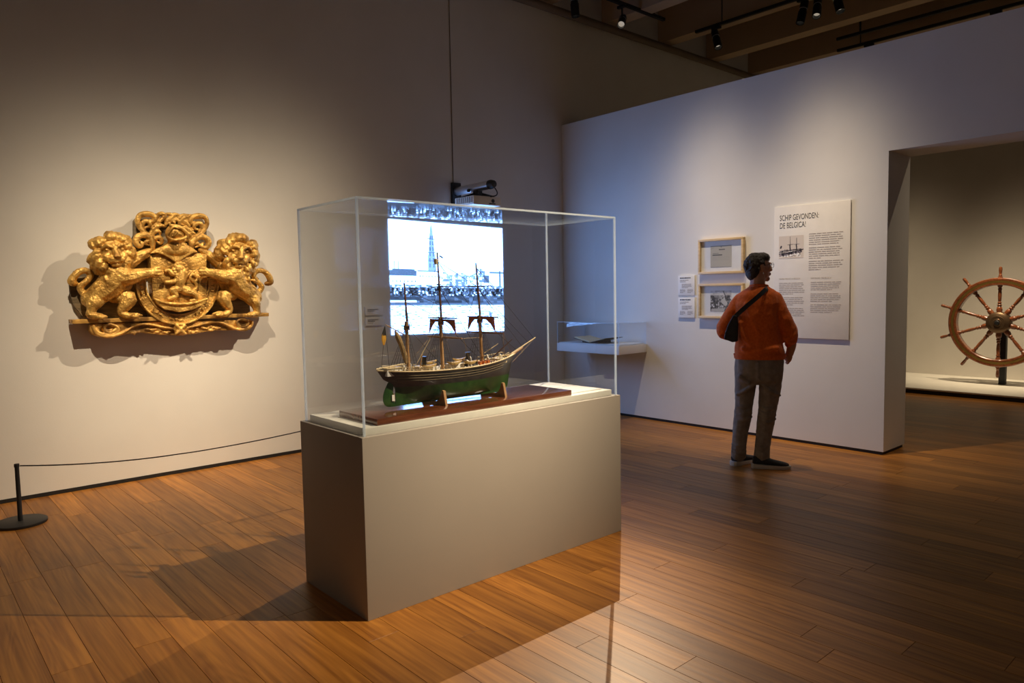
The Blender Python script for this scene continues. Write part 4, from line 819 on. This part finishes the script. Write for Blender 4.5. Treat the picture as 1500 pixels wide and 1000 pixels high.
# ================================================================== visitor seen from behind
PO = Vector((5.21, 2.985, 0)); PR_ = Vector((.5, -.866, 0)); PD_ = Vector((.866, .5, 0)); UP = 1.848e-3
def B(cx, cy, d): p = PO+PR_*((cx-262)*UP)+PD_*d; return (p.x, p.y, (962-cy)*UP*.994)
person = thing('person', 'visitor with short dark hair, orange sweater and grey trousers reading the panel', 'person', PO)
def ring(cy, xl, xr, dep, d0=0, n=20, p=2.4, lift=0):
    c = (xl+xr)/2; a = (xr-xl)/2; out = []
    for j in range(n):
        t = 2*math.pi*j/n; co, si = math.cos(t), math.sin(t)
        out.append(B(c+a*math.copysign(abs(co)**(2/p), co), cy-lift*si, d0+dep*math.copysign(abs(si)**(2/p), si)))
    return out
def bt(g, P, k=4, n=12, flat=1.): g.tube([(*B(a, b, d), r*UP) for a, b, d, r in P], n=n, k=k, rnd=True, flat=flat); return g
def cloth(name, g, m, vox, it, amp, freq, parent=person): return part(name, remesh(g, vox, it, PO, amp, freq), m, parent)
# body: head, neck, arms and hands as one continuous skin
fd = (PR_*.88+PD_*.475).normalized(); sd = Vector((0,0,1)).cross(fd)           # face direction, its left side
HM = Matrix((fd, sd, Vector((0,0,1)))).transposed(); HC = Vector(B(262, 95, .01))
def hh(f, s, u): return tuple(HC+HM @ Vector((f, s, u)))
g = G(); g.ell(hh(-.008, 0, .018), (.094, .073, .092), HM, 20, 14); g.ell(hh(.032, 0, -.038), (.058, .056, .075), HM, 18, 12); g.ell(hh(.072, 0, -.092), (.024, .03, .022), HM)
g.tube([(*hh(.088, 0, .022), .010), (*hh(.104, 0, -.010), .013), (*hh(.108, 0, -.022), .013)], n=8, rnd=True); g.ell(hh(.088, 0, -.055), (.018, .026, .016), HM); g.ell(hh(.078, .032, .028), (.014, .022, .008), HM); g.ell(hh(.078, -.032, .028), (.014, .022, .008), HM)
g.ell(hh(.076, -.036, -.018), (.018, .02, .022), HM); g.ell(hh(.076, .036, -.018), (.018, .02, .022), HM)
for s in (-1, 1): g.ell(hh(-.004, s*.074, -.008), (.017, .010, .032), HM); g.ell(hh(-.012, s*.080, .004), (.012, .007, .020), HM)
bt(g, [(262, 125, 0, 30), (260, 160, -.005, 31), (258, 195, -.01, 36), (260, 250, 0, 60)])
bt(g, [(395, 400, .04, 21), (398, 430, .055, 20), (394, 458, .07, 17), (390, 470, .075, 17)])
def hand(cx, cy, d, sx):
    bt(g, [(cx, cy, d, 15), (cx-2*sx, cy+14, d+.006, 17), (cx-3*sx, cy+24, d+.012, 15)], flat=.62)
    for i, (o, L) in enumerate(((-10, 20), (-3, 24), (4, 22), (10, 16))): bt(g, [(cx+o*.55, cy+22, d+.012-o*.0012, 5.0), (cx+o*.6-2*sx, cy+22+L*.55, d+.020-o*.0012, 4.8), (cx+o*.55-6*sx, cy+22+L, d+.034-o*.0012, 4.2)], k=3, n=8)
    bt(g, [(cx-8*sx, cy+4, d+.012, 6), (cx-14*sx, cy+16, d+.022, 5.5), (cx-15*sx, cy+28, d+.034, 4.5)], k=3, n=8)
hand(390, 468, .075, 1)
bt(g, [(150, 385, .16, 20), (175, 380, .22, 18), (198, 372, .27, 16)])
for i in range(4): bt(g, [(200, 366+i*6, .272, 5), (214, 367+i*6, .288, 5), (222, 372+i*5, .276, 4.2)], k=3, n=8)
bt(g, [(196, 362, .268, 6), (206, 354, .28, 5), (216, 354, .285, 4.5)], k=3, n=8)
body = part('body', remesh(g, .0042, 3, PO), M['skin'], person)
# hair: short crop covering crown, back and nape
g = G(); g.ell(hh(-.018, 0, .028), (.090, .077, .086), HM, 22, 14); g.ell(hh(-.048, 0, -.018), (.056, .070, .088), HM, 20, 12); g.ell(hh(.030, 0, .070), (.062, .066, .046), HM, 16, 10)
rr = random.Random(5)
for k in range(150):
    a = rr.uniform(0, 6.28); e = rr.uniform(-.5, 1.35); dv = Vector((math.cos(a)*math.cos(e), math.sin(a)*math.cos(e), math.sin(e)))
    if dv.x > .55 and dv.z < .55 or (dv.x > .05 and dv.z < .1): continue
    p = Vector((-.020+.090*dv.x, .077*dv.y, .024+.089*dv.z)); q_ = p+Vector((.018*rr.uniform(-.3, 1.1)*(1 if dv.z > .5 else .2), .008*rr.uniform(-1, 1), -.030*rr.uniform(.6, 1.2)*(1-abs(dv.z)*.7))); m_ = (p+q_)/2*1.03
    g.tube([(*hh(*p), .006), (*hh(*m_), .0065), (*hh(*q_), .003)], n=6, k=2, rnd=True)
part('hair', remesh(g, .0042, 1, PO, .0025, 70), M['hair'], person)
# glasses and earring
gl = part('glasses', G().tube([(*hh(.103+.002*math.cos(t), -.034+.023*math.cos(t), .012+.019*math.sin(t)), .0014) for t in np.linspace(0, 6.28, 24)], n=6).tube([(*hh(.103+.002*math.cos(t), .034+.023*math.cos(t), .012+.019*math.sin(t)), .0014) for t in np.linspace(0, 6.28, 24)], n=6)
    .tube([(*hh(.108, -.011, .016), .0014), (*hh(.108, .011, .016), .0014)], n=6).tube([(*hh(.101, -.058, .018), .0014), (*hh(.06, -.074, .016), .0014), (*hh(-.005, -.082, .012), .0014)], n=6).tube([(*hh(.101, .058, .018), .0014), (*hh(.06, .074, .016), .0014), (*hh(-.005, .082, .012), .0014)], n=6), M['blackm'], person)
part('earring', G().ell(hh(-.002, -.084, -.05), (.004, .004, .007)), M['silver'], person)
# sweater
g = G(); g.rings([ring(172, 232, 298, .060, -.005), ring(184, 214, 314, .080), ring(198, 196, 332, .096), ring(214, 176, 346, .110), ring(250, 164, 354, .126), ring(300, 166, 350, .132), ring(360, 170, 352, .130), ring(420, 170, 362, .130), ring(462, 166, 373, .134), ring(478, 168, 372, .130), ring(487, 172, 368, .122)])
bt(g, [(192, 232, 0, 30), (160, 285, .0, 31), (132, 335, .005, 33), (122, 362, .02, 34), (134, 382, .08, 30), (158, 388, .15, 26)]); bt(g, [(332, 234, 0, 32), (352, 285, -.005, 33), (374, 340, .0, 35), (388, 372, .012, 35), (394, 398, .03, 30), (394, 420, .05, 24)])
bt(g, [(410, 362, .0, 10), (406, 385, -.03, 11), (380, 402, -.035, 10), (372, 410, -.01, 9)]); bt(g, [(366, 395, -.03, 9), (390, 418, -.02, 10), (412, 408, .02, 10)]); bt(g, [(100, 372, .0, 8), (112, 390, -.02, 10), (134, 398, .0, 9)])
for P in ([(215, 250, -.112, 9), (240, 320, -.118, 11), (270, 380, -.116, 10)], [(190, 330, -.110, 9), (205, 390, -.116, 10), (240, 430, -.118, 9)], [(200, 440, -.117, 8), (270, 446, -.121, 9), (340, 436, -.117, 8)]): bt(g, P)
sw = cloth('sweater', g, M['knit'], .007, 8, .0045, 14)
part('hem', G().rings([ring(467, 162, 377, .139), ring(487, 166, 373, .134), ring(487, 172, 368, .124), ring(470, 172, 370, .128)], cap=False), M['knit'], sw)
part('neckband', G().tube([(*B(265+36*math.cos(t), 176-4*math.sin(t)*0+6*math.sin(t), .062*math.sin(t)-.005), .008) for t in np.linspace(0, 6.28, 28)], n=8), M['knit'], sw)
# trousers
g = G(); g.rings([ring(468, 174, 366, .115), ring(500, 168, 369, .128), ring(540, 166, 367, .134), ring(575, 168, 363, .125), ring(596, 180, 350, .10)])
bt(g, [(213, 555, .0, 44), (212, 610, 0, 45), (209, 660, .005, 40), (206, 705, .01, 37), (201, 745, .008, 37), (194, 800, .0, 34), (188, 860, -.004, 31), (186, 908, .0, 33)]); bt(g, [(317, 555, 0, 46), (313, 610, 0, 46), (308, 660, .006, 42), (302, 712, .01, 38), (297, 755, .006, 37), (290, 815, -.002, 34), (284, 870, -.006, 32), (281, 915, -.008, 34)])
for cx, y0 in ((206, 700), (302, 706)):
    for k in range(4): bt(g, [(cx-30, y0-14+k*17, -.03, 7), (cx, y0-4+k*17+(k%2)*5, -.062, 9), (cx+30, y0-12+k*17, -.03, 7)], k=3)
for cx in (187, 283):
    for k in range(3): bt(g, [(cx-26, 862+k*15, -.03, 7), (cx, 868+k*15, -.058, 8), (cx+26, 860+k*15, -.03, 7)], k=3)
for P in ([(250, 590, -.09, 8), (215, 620, -.085, 9), (180, 640, -.05, 7)], [(280, 590, -.09, 8), (315, 622, -.088, 9), (350, 640, -.05, 7)], [(262, 500, -.128, 7), (264, 560, -.125, 8)], [(190, 560, -.11, 8), (225, 585, -.12, 9)]): bt(g, P)
cloth('trousers', g, M['denim'], .0065, 3, .003, 24)
# shoes
def shoe(hx, hy, hd, ang):
    o = Vector(B(hx, hy, hd)); o.z = 0; f = PR_*math.cos(ang)+PD_*math.sin(ang); s = Vector((0,0,1)).cross(f)
    def rg(u, w, z0, z1, off=0): return [tuple(o+f*u+s*(w*math.cos(t)+off)+Vector((0,0,z0+(z1-z0)*(.5+.5*math.sin(t))))) for t in [2*math.pi*j/16 for j in range(16)]]
    up = G().rings([rg(-.012, .015, .035, .060), rg(-.008, .028, .028, .095), rg(.02, .036, .026, .108), rg(.06, .038, .024, .108), rg(.10, .040, .022, .090), rg(.15, .045, .022, .072), rg(.20, .046, .022, .060), rg(.24, .038, .022, .050), rg(.262, .02, .025, .042)])
    a = part('shoe', remesh(up, .005, 3, PO), M['shoe'], person)
    prof = [(-.022, .018), (-.012, .034), (.03, .041), (.09, .038), (.15, .047), (.20, .048), (.245, .040), (.268, .024), (.276, .008)]
    out = [(u, w_) for u, w_ in prof]+[(u, -w_) for u, w_ in prof[::-1]]
    zt = lambda u: .034-.02*max(0, (u-.0)/.27)*.3+(.006 if u < .05 else 0)
    part('sole', G().prism([tuple(o+f*u+s*w_+Vector((0,0,.0))) for u, w_ in out], [tuple(o+f*u*1.01+s*w_*1.03+Vector((0,0,zt(u)))) for u, w_ in out]), M['sole'], a, bevel=.005)
shoe(250, 950, -.035, .12); shoe(167, 950, .0, .92)
# crossbody bag
bg = thing('shoulder_bag', 'black crossbody bag worn on the back of the visitor in orange', 'bag', B(150, 410, -.1))
g = G()
o = [(163, 296), (180, 300), (181, 350), (180, 408), (160, 412), (126, 398), (130, 372), (142, 335)]
g.prism([B(a, b, -.150) for a, b in o], [B(a+2, b, -.085) for a, b in o])
part('pouch', remesh(g, .006, 4, ORG[bg], .002, 30), M['bag'], bg)
P = [(168, 306, -.130), (190, 284, -.143), (220, 256, -.144), (250, 230, -.140), (275, 207, -.122), (292, 190, -.090), (303, 182, -.03), (305, 190, .05), (290, 220, .12)]
R = []; PP = spline(P, 5)
for i, p in enumerate(PP):
    R.append([B(p[0]+a, p[1]+b, p[2]-c) for a, b, c in ((-6, -7, 0), (6, 7, 0), (6, 7, .004), (-6, -7, .004))])
part('strap', G().rings(R), M['bag'], bg)
